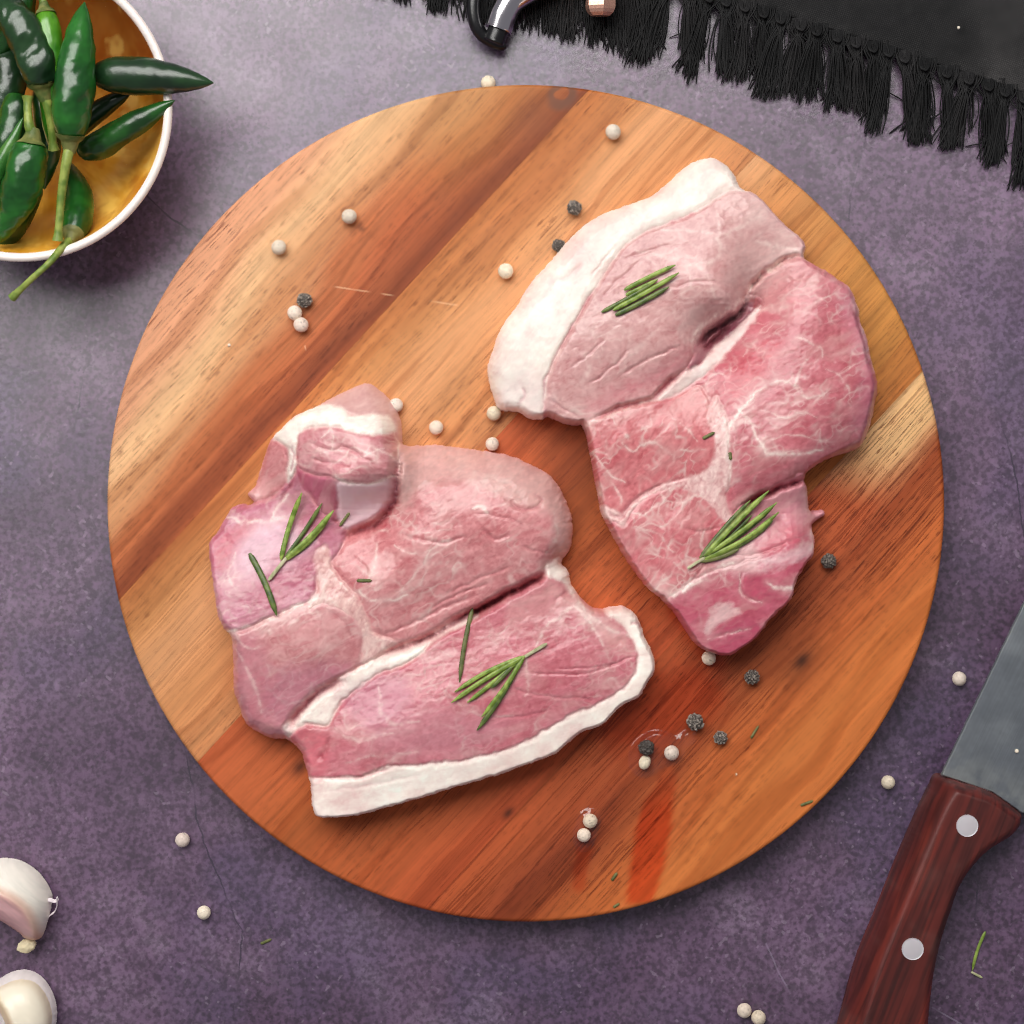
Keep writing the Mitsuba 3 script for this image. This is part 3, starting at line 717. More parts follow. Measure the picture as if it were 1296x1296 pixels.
crB = [([(948, 380), (938, 396), (915, 409), (893, 426), (884, 440)], 5.5, 1.3), ([(925, 412), (905, 430), (890, 445)], 3.0, 1.2), ([(1018, 327), (998, 327), (978, 339), (962, 351), (945, 374)], 3.0, 1.1), ([(867, 467), (849, 482), (822, 507), (788, 516), (754, 531)], 2.2, 1.1),
       ([(923, 550), (921, 585), (922, 612), (919, 632)], 1.0, .7), ([(764, 645), (785, 655), (800, 636), (840, 612)], 1.2, .7), ([(1022, 606), (988, 618), (962, 628), (938, 642)], 4.5, 1.3), ([(862, 668), (890, 672), (910, 668)], .9, .7),
       ([(720, 470), (745, 450), (765, 430)], .8, .6), ([(740, 490), (775, 465), (800, 440)], .8, .6), ([(780, 480), (820, 455), (860, 440)], 1.0, .7), ([(790, 330), (830, 318), (850, 312)], .5, .6), ([(840, 370), (880, 360), (920, 365)], .5, .6), ([(760, 380), (790, 350), (815, 330)], .5, .6), ([(690, 505), (720, 520), (735, 530)], .6, .6),
       ([(690, 524), (688, 490), (702, 457), (722, 420), (742, 385), (764, 350)], 1.4, .7), ([(655, 512), (664, 500), (662, 488)], 1.0, .9), ([(690, 360), (720, 350), (740, 335)], .6, 1.4), ([(700, 345), (690, 375), (670, 390)], .5, 1.3), ([(745, 355), (765, 330), (775, 315)], .6, .5),
       ([(1074, 385), (1084, 410), (1092, 440), (1098, 470)], 1.6, .9), ([(940, 722), (934, 740), (944, 756), (962, 762)], .9, .6), ([(985, 372), (1000, 360), (995, 350)], .5, .6), ([(900, 808), (920, 800), (945, 796)], .6, .6)]
vnB = [([(951, 502), (934, 522), (921, 542), (918, 563), (922, 585), (921, 612)], 1.0, .95), ([(933, 522), (946, 535), (956, 560), (968, 574), (1000, 577), (1030, 572), (1040, 570)], 1.1, .75), ([(942, 506), (976, 486), (1002, 490), (1013, 503), (1030, 504), (1042, 496)], 1.0, .65), ([(1002, 490), (1010, 468), (1016, 458)], .8, .5),
       ([(960, 520), (990, 530), (1010, 522), (1030, 530)], .6, .4), ([(1005, 430), (1030, 440), (1036, 455)], .7, .4), ([(972, 558), (1000, 552), (1040, 560)], .5, .35), ([(940, 452), (960, 430), (990, 420)], .8, .3), ([(1040, 470), (1060, 480), (1075, 510)], .6, .35),
       ([(752, 575), (770, 600), (790, 612)], .6, .55), ([(785, 560), (800, 572), (820, 560), (850, 575)], .6, .5), ([(775, 612), (785, 630), (780, 645)], .7, .5), ([(825, 595), (835, 580), (855, 570), (890, 570)], .7, .5), ([(810, 545), (822, 540)], 1.2, .6), ([(790, 550), (795, 556)], 1.5, .7), ([(850, 530), (870, 545), (880, 560)], .5, .4),
       ([(835, 625), (845, 640), (838, 655)], 1.0, .55), ([(858, 640), (875, 628), (888, 630)], .9, .5), ([(890, 670), (885, 690), (895, 700)], .8, .5), ([(800, 665), (830, 675), (850, 700)], .6, .4), ([(838, 732), (842, 728)], 1.8, .6), ([(815, 700), (840, 705), (860, 720)], .5, .35),
       ([(842, 760), (860, 748), (882, 733), (905, 718), (925, 712)], 1.6, .85), ([(968, 738), (988, 745), (1006, 740), (1012, 733)], 1.2, .75), ([(1002, 760), (1000, 745)], .9, .6), ([(936, 727), (934, 745), (945, 758), (962, 762)], .6, .6), ([(896, 808), (930, 798), (950, 795)], .6, .5), ([(1028, 672), (1033, 690), (1030, 706)], 2.4, .7), ([(1026, 620), (1028, 650)], 2.0, .6),
       ([(1020, 318), (998, 325), (978, 338), (961, 350), (944, 374), (933, 387), (909, 399), (885, 417), (874, 434)], 2.0, 1.0), ([(835, 295), (900, 300), (905, 330), (870, 340)], 1.0, .35), ([(905, 270), (910, 300), (935, 290), (960, 275)], 1.2, .4), ([(800, 320), (850, 330), (890, 350), (900, 380)], 1.2, .3), ([(955, 308), (980, 312), (1005, 316)], 1.2, .45),
       ([(738, 450), (745, 470), (730, 490)], 1.4, .35), ([(790, 460), (810, 440), (830, 420)], 1.4, .3), ([(1075, 365), (1088, 390), (1096, 430), (1106, 470)], 1.8, .5), ([(740, 540), (790, 520), (822, 508), (850, 500)], .9, .5)]
parB = [('fat_cap', capB, 'fat', 'thick white fat cap along the upper left edge'), ('fat_seam', silver, 'fat', 'white seam beside the dark fold'), ('connective_tissue', seam, 'fat', 'pale fat between the muscles'), ('fold', gap, 'meat', 'dark red fold'), ('loin_muscle', loinB, 'meat', 'pale pink loin muscle'),
        ('muscle', mid, 'meat', None), ('muscle', low, 'meat', None), ('muscle', tip, 'meat', 'darker tip with white fat streaks'), ('flap', rightflap, 'meat', None), ('muscle', None, 'meat', 'large red marbled muscle')]


def edgeB(F):
    d, _ = F.line(PP([(1062, 352), (1091, 407), (1112, 484), (1104, 537)], ZM))
    g, _ = F.line(PP([(616, 470), (673, 353), (752, 274), (889, 198)], ZM))
    q, _ = F.line(PP([(740, 541), (751, 594), (766, 659), (819, 743), (880, 815)], ZM))
    return 2.0 + 2.5 * np.exp(-(d / .012) ** 2) + 5.5 * np.exp(-(g / .012) ** 2) - 0.6 * np.exp(-(q / .01) ** 2)


sliceB = thing('pork_slice', 'raw pork slice at the upper right with thick white fat cap and marbled red muscle', 'meat')
FB = build_slice(sliceB, ob, regB, ovB, haB, crB, vnB, parB, edgeB, seed=300)
# ------------------------------------------------------------------ bowl and chillies
ZR = 0.044                                                     # rim height
BX, BY = P(25, 138, ZR)[:2]
RB = 193 * scale_at(ZR)


def glaze(p, n, uv):
    x, y = p.x - float(BX), p.y - float(BY)
    r, a = dr.sqrt(x * x + y * y), dr.atan2(y, x)
    st = fbm(a * 7, r * 60, p.z * 50, 4)
    m = fbm(x * 70, y * 70, p.z * 60, 4)
    c = mix(L(204, 142, 36), L(232, 184, 84), smoothstep(.3, .7, st))
    c = mix(c, L(178, 106, 28), .7 * smoothstep(.48, .66, m))
    c = mix(c, L(128, 48, 20), .85 * smoothstep(-.005, .030, y + .016 * (m - .5)))  # shade of the upper wall painted into the glaze colour
    return mix(c, L(232, 196, 110), .5 * smoothstep(.64, .8, fbm(x * 120 + 5, y * 120, 3.0, 3)))


mat('glaze', proc(glaze), .22, .5)
mat('porcelain', lin(236, 226, 218, .95), .3, .5)
mat('porcelain_rim', lin(240, 228, 220, .95), .28, .5)
bowl = thing('bowl', 'round white bowl with amber glaze inside holding green chillies', 'bowl')
wall = [(0, .0008), (.024, .0008), (.026, .002), (.0262, .004), (.034, .010), (RB - .0085, .026), (RB - .003, .0375), (RB - .0004, ZR - .0022), (RB, ZR - .0008)]
rim = [(RB, ZR - .0008), (RB - .0002, ZR - .0002), (RB - .0009, ZR + .0004), (RB - .0018, ZR + .0004), (RB - .0027, ZR - .0002), (RB - .0031, ZR - .0012)]
inner = [(RB - .0031, ZR - .0012), (RB - .0042, ZR - .006), (RB - .0075, ZR - .014), (RB - .014, ZR - .0235), (RB - .023, .0125), (RB - .033, .0085), (.010, .0072), (0, .0071)]


def bowl_part(name, prof, bsdf, label=None):
    p = catmull(prof, 5) if len(prof) > 6 else catmull(prof, 3)
    m = lathe(p, 128)
    ang = np.arctan2(m.vertices[:, 1], m.vertices[:, 0])
    m.vertices[:, 2] += .0004 * np.sin(2 * ang + 1) * np.clip(m.vertices[:, 2] / ZR, 0, 1)
    m.apply_translation([BX, BY, 0])
    part(bowl, name, mikit.ply(m, bsdf, smooth=True), label)


bowl_part('body', wall, 'porcelain')
bowl_part('rim', rim, 'porcelain_rim', 'white glazed rim')
bowl_part('lining', inner, 'glaze', 'amber and brown streaked glaze inside, with shade painted into its upper side')

GREENS = {'dark': ((30, 80, 26), (16, 48, 18)), 'black': ((30, 60, 30), (18, 40, 22)), 'mid': ((36, 102, 32), (18, 68, 22)), 'bright': ((84, 140, 28), (42, 104, 22)), 'pale': ((90, 134, 60), (40, 92, 34))}
for k_, (c1, c2) in GREENS.items():
    def fn(p, n, uv, c1=c1, c2=c2):
        w = fbm(p.x * 110, p.y * 110, p.z * 110, 3)
        f = fbm(p.x * 900, p.y * 900, p.z * 900, 2)
        return mix(L(*c2), L(*c1), smoothstep(.3, .7, w)) * (.88 + .24 * f)
    scene['chilli_' + k_] = {'type': 'twosided', 'bsdf': {'type': 'principled', 'base_color': proc(fn), 'roughness': .26, 'specular': .7}}


def stalk(p, n, uv):
    f = fbm(p.x * 300, p.y * 300, p.z * 300, 3)
    return mix(L(92, 118, 44), L(148, 160, 78), smoothstep(.3, .7, f))


mat('chilli_stalk', proc(stalk), .45, .45)


def stalk_dark(p, n, uv):
    return mix(L(74, 92, 42), L(122, 122, 70), smoothstep(.3, .7, fbm(p.x * 300, p.y * 300, p.z * 300, 3)))


mat('chilli_calyx', proc(stalk_dark), .5, .4)


def chilli(label, path, width, color, stem=None, wrinkle=1.0, blunt=.5, seed=0):
    """path: (px, py, z mm) from the shoulder to the tip; width: radius in photo px at the thickest."""
    key = thing('chilli', label, 'chilli pepper', 'chillies heaped in the bowl')
    c = np.array([P(x, y, z * 1e-3) for x, y, z in path])
    q = catmull(c, 14)
    sg = np.r_[0, np.cumsum(np.linalg.norm(np.diff(q, axis=0), axis=1))]
    t = np.linspace(0, 1, 70)
    q = np.stack([np.interp(t * sg[-1], sg, q[:, k]) for k in range(3)], 1)
    R = width * PXM * .95
    r = R * np.clip(.62 + .38 * np.sin(np.pi / 2 * np.clip(t / .22, 0, 1)), 0, 1) * (1 - np.clip((t - .30) / .70, 0, 1) ** (1.7 + blunt)) ** .8
    r = np.clip(r, R * .04, None) * np.where(t < .015, .7, 1)
    m = sweep(q, r, 36)
    v = m.vertices
    n = np.array(m.vertex_normals)
    w = meshkit.fbm(v * [260, 260, 260] + seed * 7.3, 3) - .5
    w2 = meshkit.noise(v * 140 + seed * 3.1) - .5
    rr = np.r_[np.repeat(r, 36), [r[0], r[-1]]]
    m.vertices = v + n * (rr * wrinkle * (.16 * w + .24 * w2 + .05 * (meshkit.noise(v * 620 + seed) - .5)))[:, None]
    m.fix_normals()
    part(key, 'body', mikit.ply(m, 'chilli_' + color, smooth=True))
    if stem:
        s = np.array([P(x, y, z * 1e-3) for x, y, z in stem])
        d = (q[0] - q[3]) / np.linalg.norm(q[0] - q[3])
        cal = np.array([q[2] , q[0], q[0] + d * R * .25, q[0] + d * R * .7])
        cm = sweep(catmull(cal, 5), np.interp(np.linspace(0, 1, 16), [0, .33, .5, 1], [r[3] * 1.07, r[1] * 1.2 + R * .08, R * .50, R * .30]), 20)
        cm.vertices += .0003 * (meshkit.noise(cm.vertices * 700) - .5)[:, None]
        part(key, 'calyx', mikit.ply(cm, 'chilli_calyx', smooth=40))
        sp = catmull(np.vstack([q[0] + d * R * .45, s]), 8)
        u = np.linspace(0, 1, len(sp))
        rad = R * .30 * (1 - .32 * np.clip(u * 1.6, 0, 1)) + R * .09 * np.clip((u - .88) / .12, 0, 1)
        sm = sweep(sp, rad, 12)
        sm.vertices += .0002 * (meshkit.noise(sm.vertices * 900) - .5)[:, None]
        part(key, 'stem', mikit.ply(sm, 'chilli_stalk', smooth=50))


chilli('glossy green chilli lying uppermost, tip at the top edge and stem pointing down', [(89, 176, 49), (91, 140, 51), (95, 100, 52), (100, 50, 51), (107, 3, 48)], 25, 'mid', [(84, 205, 49), (78, 245, 47), (75, 280, 46), (73, 305, 45)], 1.0, .5, 1)
chilli('blackish green chilli sticking out over the bowl rim at the right', [(122, 95, 42), (150, 95, 44), (190, 97, 46), (230, 101, 48), (270, 105, 49)], 24, 'black', None, .5, .4, 2)
chilli('dark green chilli with its tip on the rim just below the blackish one', [(100, 192, 34), (125, 184, 36), (155, 165, 39), (190, 145, 42), (221, 127, 45)], 18, 'dark', None, .8, .5, 3)
chilli('dark chilli curving in from the top left corner beside the bright slim one', [(54, 110, 46), (46, 75, 48), (28, 38, 49), (4, 6, 48), (-25, -25, 46)], 26, 'black', [(60, 132, 45), (65, 160, 43), (68, 190, 40)], 1.5, .5, 4)
chilli('bright green slim chilli at the top with a yellowish calyx', [(57, 14, 46), (62, 45, 47), (65, 85, 46), (66, 130, 41), (64, 190, 36)], 18, 'bright', [(52, -5, 46), (46, -28, 46)], .9, 1.2, 5)
chilli('green chilli at the lower left of the heap, tip down at the left edge', [(40, 180, 46), (36, 205, 46), (28, 235, 45), (15, 270, 42), (-2, 308, 38)], 26, 'mid', [(37, 160, 47), (35, 140, 47), (35, 122, 47)], 1.1, .4, 6)
chilli('pale streaked chilli tip by the left edge beside the lower left chilli', [(-30, 270, 40), (-14, 238, 43), (2, 205, 45), (16, 178, 46), (29, 149, 46)], 12, 'pale', None, .5, .6, 7)
chilli('small chilli lying lowest, its long thin stem hanging over the rim', [(91, 298, 38), (98, 275, 32), (99, 250, 27), (90, 222, 22), (82, 200, 20)], 20, 'mid', [(80, 312, 43), (62, 333, 47), (40, 353, 47), (15, 377, 44)], .6, 1.0, 8)
chilli('dark chilli buried between the blackish chilli and the uppermost one', [(90, 170, 30), (115, 148, 31), (140, 130, 33), (165, 118, 35)], 14, 'black', None, .6, 1.0, 9)
chilli('dark chilli buried at the left edge under the curved one', [(20, 60, 30), (12, 100, 32), (4, 140, 32), (-6, 185, 30)], 24, 'black', None, .9, .8, 10)
chilli('dark green chilli at the top left corner behind the bright slim one', [(38, -20, 36), (34, 20, 36), (40, 60, 33), (52, 110, 28)], 11, 'dark', None, .8, 1.0, 11)
chilli('dark chilli deep in the bowl under the lower left chilli stem', [(52, 110, 24), (58, 150, 25), (62, 190, 25), (56, 240, 23)], 17, 'dark', None, .8, .8, 12)

chilli('dark green chilli along the left edge between the curved one and the lower left one', [(22, 120, 40), (18, 150, 42), (8, 190, 42), (-10, 235, 40)], 20, 'dark', None, .8, .8, 13)
chilli('green chilli low in the bowl at the left edge under the lower left one', [(38, 215, 27), (30, 255, 28), (10, 295, 29), (-20, 320, 29)], 20, 'dark', None, .8, .8, 14)
chilli('thin dark chilli in the top left corner above the curved one', [(34, -12, 40), (24, 18, 38), (8, 50, 36), (-14, 80, 34)], 16, 'dark', None, .8, .8, 15)


# ------------------------------------------------------------------ lumps from outlines (garlic, handle ...)
def poisson(mask, res):
    import scipy.sparse as sp
    import scipy.sparse.linalg as sl
    idx = -np.ones(mask.shape, int)
    idx[mask] = np.arange(mask.sum())
    n = int(mask.sum())
    r, c = np.nonzero(mask)
    rows, cols, vals = [np.arange(n)], [np.arange(n)], [np.full(n, 4.0)]
    for dy, dx in ((0, 1), (0, -1), (1, 0), (-1, 0)):
        j = idx[r + dy, c + dx]
        ok = j >= 0
        rows.append(np.arange(n)[ok]); cols.append(j[ok]); vals.append(np.full(ok.sum(), -1.0))
    A = sp.csc_matrix((np.concatenate(vals), (np.concatenate(rows), np.concatenate(cols))), (n, n))
    u = np.zeros(mask.shape)
    u[mask] = sl.spsolve(A, np.full(n, res * res))
    return u


def puff(outline, zref, res, height, seed=0, closed=True, pad=.002, power=.5):
    """Puffed height field over an outline in photo px: (field, signed distance, height 0..height)."""
    out = PP(catmull(outline, 6, closed), zref)
    F = Field(out.min(0) - pad, out.max(0) + pad, res)
    sd = F.sd(out, 1.0)
    m = sd > 0
    u = poisson(m, res)
    h = (u / u.max()) ** power * height
    return F, sd, h


def lump(F, sd, h, z0, bsdf, colfn=None, under=.35):
    """The puffed shape with its rounded underside, as one closed mesh."""
    v, f = F.tri(sd)
    hh = gauss(h, .8)
    z = F.sample(hh, v) * np.clip(F.sample(sd, v) / (F.res * 1.0), 0, 1) ** .5
    n = len(v)
    V = np.vstack([np.c_[v, z0 + under * z.max() + z * (1 - under * .0)], np.c_[v, z0 + under * (z.max() - z)]])
    fc = np.vstack([f, f[:, ::-1] + n])
    nt = F.sample(F.normals(hh), v)
    nb = F.sample(F.normals(hh * under), v) * [1, 1, -1]
    col = None if colfn is None else np.tile(colfn(F, v), (2, 1))
    return shape_of(V, fc, bsdf, np.vstack([nt, nb]), col)


mat('garlic_skin', {'type': 'mesh_attribute', 'name': 'vertex_color'}, .38, .5)
mat('garlic_flesh', {'type': 'mesh_attribute', 'name': 'vertex_color'}, .32, .5)
mat('garlic_paper', lin(226, 214, 218, .95), .5, .4)
mat('garlic_root', lin(226, 212, 176, .95), .7, .3)

g1 = thing('garlic_clove', 'unpeeled garlic clove with white and pink skin and dry root tip at left edge', 'garlic clove')
o1 = [(-46, 1105), (-25, 1094), (-8, 1090), (8, 1090), (24, 1094), (42, 1106), (54, 1121), (61, 1136), (60, 1152), (56, 1168), (51, 1184), (46, 1192), (36, 1194), (26, 1190), (22, 1184), (10, 1175), (-4, 1166), (-20, 1160), (-40, 1158), (-58, 1150), (-62, 1128)]
F1, sd1, h1 = puff(o1, .012, .2e-3, .0150)
dr1, tr1 = F1.line(PP(catmull([(-50, 1120), (-15, 1120), (15, 1130), (34, 1144), (44, 1165), (46, 1190)], 8), .012))
h1 = h1 + .0012 * np.exp(-(dr1 / .0016) ** 2) * np.clip(h1 / .006, 0, 1)
h1 = h1 + .0005 * (meshkit.fbm(F1.pts(-.7, 130, 620, 1.5), 4) - .5) * np.clip(h1 / .004, 0, 1)


def col1(F, v):
    low = F.sd(PP(catmull([(-60, 1116), (-15, 1115), (15, 1124), (35, 1139), (46, 1160), (48, 1196), (20, 1190), (-10, 1172), (-60, 1165)], 5, True), .012), 2)
    k = np.clip(low / .0034 + .45, 0, 1)
    edge = np.exp(-((low - .0005) / .0018) ** 2)
    st = meshkit.fbm(F.pts(-.75, 160, 1100, 3.5), 4)
    k = np.clip(k + .25 * (st - .5), 0, 1)
    c = lin(240, 234, 222, .96) * (.80 + .36 * st[..., None]) * (1 - k[..., None]) + lin(214, 166, 168, .95) * (.82 + .36 * st[..., None]) * k[..., None]
    c = c * (1 - .45 * edge[..., None]) + lin(220, 178, 140, .95) * .45 * edge[..., None]
    rim_ = np.clip(1 - sd1 / .0028, 0, 1) * np.clip(low / .001, 0, 1)
    c = c * (1 - .6 * rim_[..., None]) + lin(214, 152, 104, .95) * .6 * rim_[..., None]
    return F.sample(c, v)


part(g1, 'skin', lump(F1, sd1, h1, .0, 'garlic_skin', col1))
rt = trimesh.creation.icosphere(4, 1.0)
nz = meshkit.fbm(rt.vertices * 2.2 + 5, 4) - .5
rt.vertices *= (1 + .55 * nz)[:, None] * np.array([.0033, .0024, .0022])
rt.apply_transform(trimesh.transformations.rotation_matrix(.3, [0, 0, 1]))
rt.apply_translation(P(34, 1197, .0065))
part(g1, 'root', mikit.ply(rt, 'garlic_root', smooth=40), 'rough cream root end')
for q_, w_ in ([(56, 1140, 9), (62, 1139, 10), (69, 1141, 10), (73, 1138, 10.5)], .0006), ([(72, 1136, 11), (72, 1146, 10), (69, 1154, 9), (62, 1160, 7), (54, 1174, 6)], .0007), ([(60, 1138, 8), (60, 1150, 8), (56, 1164, 7), (51, 1182, 6)], .0014):
    m = sweep(catmull([P(x, y, z * 1e-3) for x, y, z in q_], 8), w_, 10, flat=.3, up=[1, 0, 0])
    m.vertices += .0005 * (meshkit.noise(m.vertices * 500) - .5)[:, None]
    part(g1, 'paper_strand', mikit.ply(m, 'garlic_paper', smooth=60))

g2 = thing('garlic_clove', 'half peeled cream garlic clove in the lower left corner', 'garlic clove')
o2s = [(-20, 1256), (-2, 1241), (14, 1233), (32, 1232), (48, 1240), (60, 1256), (67, 1276), (67, 1300), (60, 1335), (40, 1360), (10, 1350), (-10, 1310)]
F2, sd2, h2 = puff(o2s, .009, .22e-3, .0105)
part(g2, 'skin', lump(F2, sd2, h2 * .92, .0, 'garlic_skin', lambda F, v: np.tile(lin(222, 212, 210, .95), (len(v), 1)) * (.85 + .3 * meshkit.fbm(np.c_[v * 400, v[:, 0] * 0], 3))[:, None]), 'papery white skin around the far side')
o2 = [(-12, 1262), (2, 1249), (20, 1243), (38, 1246), (52, 1260), (60, 1280), (61, 1300), (52, 1330), (36, 1346), (18, 1336), (6, 1300)]
F3, sd3, h3 = puff(o2, .013, .2e-3, .0105, power=.4)
dr3, _ = F3.line(PP(catmull([(-2, 1258), (12, 1274), (24, 1300), (34, 1335)], 8), .013))
h3 = h3 + .0004 * (meshkit.fbm(F3.pts(-1.1, 90, 420, 2.5), 3) - .5) * np.clip(h3 / .003, 0, 1) + .0011 * np.exp(-(dr3 / .0018) ** 2) * np.clip(h3 / .004, 0, 1)


def col3(F, v):
    d = F.sample(sd3, v)
    left = F.sample(F.sd(PP([(-30, 1255), (0, 1258), (14, 1276), (26, 1304), (32, 1345), (-30, 1350)], .013), 2), v)
    k = np.clip(left / .002 + .5, 0, 1)[:, None]
    c = lin(244, 234, 212, .95) * (1 - k) + lin(238, 212, 176, .95) * k
    e = np.clip(1 - d / .0016, 0, 1)[:, None]
    return c * (1 - .35 * e) + lin(218, 186, 140, .95) * .35 * e


part(g2, 'flesh', lump(F3, sd3, h3, .0035, 'garlic_flesh', col3), 'cream flesh')

# ------------------------------------------------------------------ knife
HK = .0185


def handle_wood(p, n, uv):
    x, y = (p.x) / PXM, -(p.y) / PXM
    a, c = -.365 * x + .93 * y, .93 * x + .365 * y
    g = fbm(a / 150, c / 7, p.z * 300, 4)
    k = mix(L(64, 24, 22), L(98, 36, 30), smoothstep(.30, .72, g))
    k = mix(k, L(126, 46, 34), .5 * smoothstep(.55, .75, fbm(a / 130 + 7, c / 13, 4.0, 3)))
    k = mix(k, L(40, 16, 16), .4 * smoothstep(.60, .80, noise(a / 110, c / 2.2, 2.0)))
    return mix(k, L(150, 128, 118), .07 * smoothstep(.5, .8, rfbm(x / 30, y / 30, 3.0, 4)))


mat('handle_wood', proc(handle_wood), .48, .4)


def steel_color(p, n, uv):
    x, y = p.x / PXM, -p.y / PXM
    c = mix(L(150, 156, 162), L(172, 178, 182), smoothstep(.35, .65, rfbm(x / 60, y / 60, 1.0, 4)))
    along = .433 * x - .901 * y
    d = (x - 560) * .90 + (y - 350) * .433
    near = smoothstep(60, 0, (x - 543) * .385 - (y - 334) * .92)
    c = mix(c, L(190, 194, 190), .6 * near * smoothstep(.35, .6, rfbm(x / 16, y / 16, 5.0, 4)))
    c = mix(c, L(136, 142, 148), .5 * smoothstep(.45, .7, rfbm(x / 30, y / 30, 8.0, 3)))
    return c * (.94 + .12 * noise(d / 1.1, along / 120)) * (.9 + .2 * rfbm(x / 6, y / 6, 2.0, 3))


mat('blade_steel', proc(steel_color), .42, metallic=1.0)
mat('rivet_metal', lin(214, 208, 212), .5, metallic=.45)
knife = thing('kitchen_knife', 'kitchen knife with riveted dark red wooden handle and grey steel blade at the right edge', 'knife')
oh = [(1191, 982), (1224, 990), (1256, 1001), (1293, 1028), (1294, 1038), (1291, 1047), (1279, 1060), (1251, 1078), (1230, 1100), (1215, 1124), (1205, 1152), (1193, 1189), (1184, 1229), (1179, 1266), (1176, 1300), (1172, 1345), (1174, 1390), (1160, 1420), (1120, 1432), (1075, 1424), (1050, 1400), (1052, 1350), (1066, 1296), (1087, 1220), (1112, 1158), (1143, 1081), (1167, 1026), (1180, 1000)]
outh = PP(np.vstack([catmull(oh, 5, True)]), .012)
FH = Field(outh.min(0) - .002, outh.max(0) + .002, .25e-3)
sdh = FH.sd(outh, .8)
lft, _ = FH.line(PP(catmull([(1191, 984), (1180, 1000), (1167, 1026), (1143, 1081), (1112, 1158), (1087, 1220), (1066, 1296), (1050, 1350)], 6), .012))
frn, _ = FH.line(PP([(1191, 982), (1224, 990), (1256, 1001), (1293, 1028)], .012))
bev = np.minimum(np.clip(lft / .0058, 0, 1), np.clip(.55 + .45 * frn / .0032, 0, 1))
hh = HK * (.58 + .42 * gauss(bev, 3.0)) * dome(np.clip(sdh, 0, None), .0045) ** .7
hh = np.where(sdh > 0, hh, 0)
hh = gauss(hh, .8) + .00012 * (meshkit.fbm(FH.pts(0, 250, 250, 2.5), 3) - .5) * (sdh > .001)
v_, f_ = FH.tri(sdh)
n_ = FH.sample(FH.normals(hh), v_)
part(knife, 'handle', shape_of(np.c_[v_, .0004 + FH.sample(hh, v_)], f_, 'handle_wood', n_ / np.linalg.norm(n_, axis=1, keepdims=True)), 'dark red wooden handle')
bl = PP([(1191, 981), (1296, 763), (1390, 568), (1410, 540), (1418, 560), (1416, 640), (1396, 760), (1360, 900), (1318, 1018), (1310, 1030), (1293, 1029), (1256, 1003), (1224, 992)], .010)
FBL = Field(bl.min(0) - .001, bl.max(0) + .001, .3e-3)
sdb = FBL.sd(bl, .5)
hb_ = .0019 * np.clip(sdb / .0002, .6, 1)
v_, f_ = FBL.tri(sdb)
n_ = FBL.sample(FBL.normals(hb_), v_)
nb_ = len(v_)
part(knife, 'blade', shape_of(np.vstack([np.c_[v_, .0086 + FBL.sample(hb_, v_)], np.c_[v_, np.full(nb_, .0086)]]), np.vstack([f_, f_[:, ::-1] + nb_]), 'blade_steel', np.vstack([n_ / np.linalg.norm(n_, axis=1, keepdims=True), np.tile([0, 0, -1.0], (nb_, 1))])), 'grey steel blade')
for px, py in ((1224, 1045), (1155, 1201)):
    zt = .0004 + float(FH.sample(hh, P(px, py, .019)[None, :2])[0])
    rm = lathe(catmull([(.0039, -.004), (.0039, .00005), (.0036, .0002), (.002, .00032), (0, .00036)], 4), 48)
    rm.apply_translation(P(px, py, zt))
    part(knife, 'rivet', mikit.ply(rm, 'rivet_metal', smooth=40))

# ------------------------------------------------------------------ black cloth with a fringe
def cloth_color(p, n, uv):
    u, v = p.x * .94 - p.y * .33, p.x * .33 + p.y * .94
    wv = (.5 + .5 * dr.sin(u * 9000 + 2 * noise(u * 300, v * 300))) * (.5 + .5 * dr.sin(v * 9000))
    return mix(L(17, 17, 18), L(66, 64, 64), .9 * wv * rfbm(p.x * 300, p.y * 300, 0.0, 3) + .5 * smoothstep(.4, .8, rfbm(p.x * 40, p.y * 40, 4.0, 4)))


scene['cloth_black'] = {'type': 'twosided', 'bsdf': {'type': 'principled', 'base_color': proc(cloth_color), 'roughness': .85, 'specular': .25}}
for i_, c_ in enumerate(((14, 14, 15), (20, 20, 21), (27, 26, 27))):
    mat(f'fringe_{i_}', lin(*c_), .7, .3)
cloth = thing('cloth', 'black woven cloth with a knotted thread fringe in the upper right corner', 'cloth')
hem = [(440, -128), (540, -100), (600, -86), (700, -66), (760, -50), (850, -20), (936, 2), (1013, 28), (1081, 49), (1127, 62), (1174, 80), (1236, 99), (1296, 120), (1360, 142), (1420, 165)]
HEM = catmull(hem, 8)
oc = np.vstack([HEM, [(1430, -260), (440, -260)]])
outc = PP(oc, .004)
FC = Field(outc.min(0) - .002, outc.max(0) + .002, .7e-3)
sdc = FC.sd(outc, .7)
dh, _ = FC.line(PP(HEM, .004))
hc_ = .0028 + .0016 * (meshkit.fbm(FC.pts(.3, 45, 25, 1.5), 3) - .3) + .0009 * np.exp(-((dh - .0012) / .0012) ** 2)
hc_ += .00035 * np.sin((FC.X * .94 - FC.Y * .33) * 785) * np.exp(-(dh / .003) ** 2)
hc_ = hc_ * np.clip(.35 + sdc / .0012, 0.2, 1)
v_, f_ = FC.tri(sdc)
n_ = FC.sample(FC.normals(hc_), v_)
part(cloth, 'fabric', shape_of(np.c_[v_, FC.sample(hc_, v_)], f_, 'cloth_black', n_ / np.linalg.norm(n_, axis=1, keepdims=True)))
R2 = np.random.default_rng(21)
sg = np.r_[0, np.cumsum(np.linalg.norm(np.diff(HEM, axis=0), axis=1))]
pos, i_ = 30.0, 0
GAPS = {(990, 1004): .15}
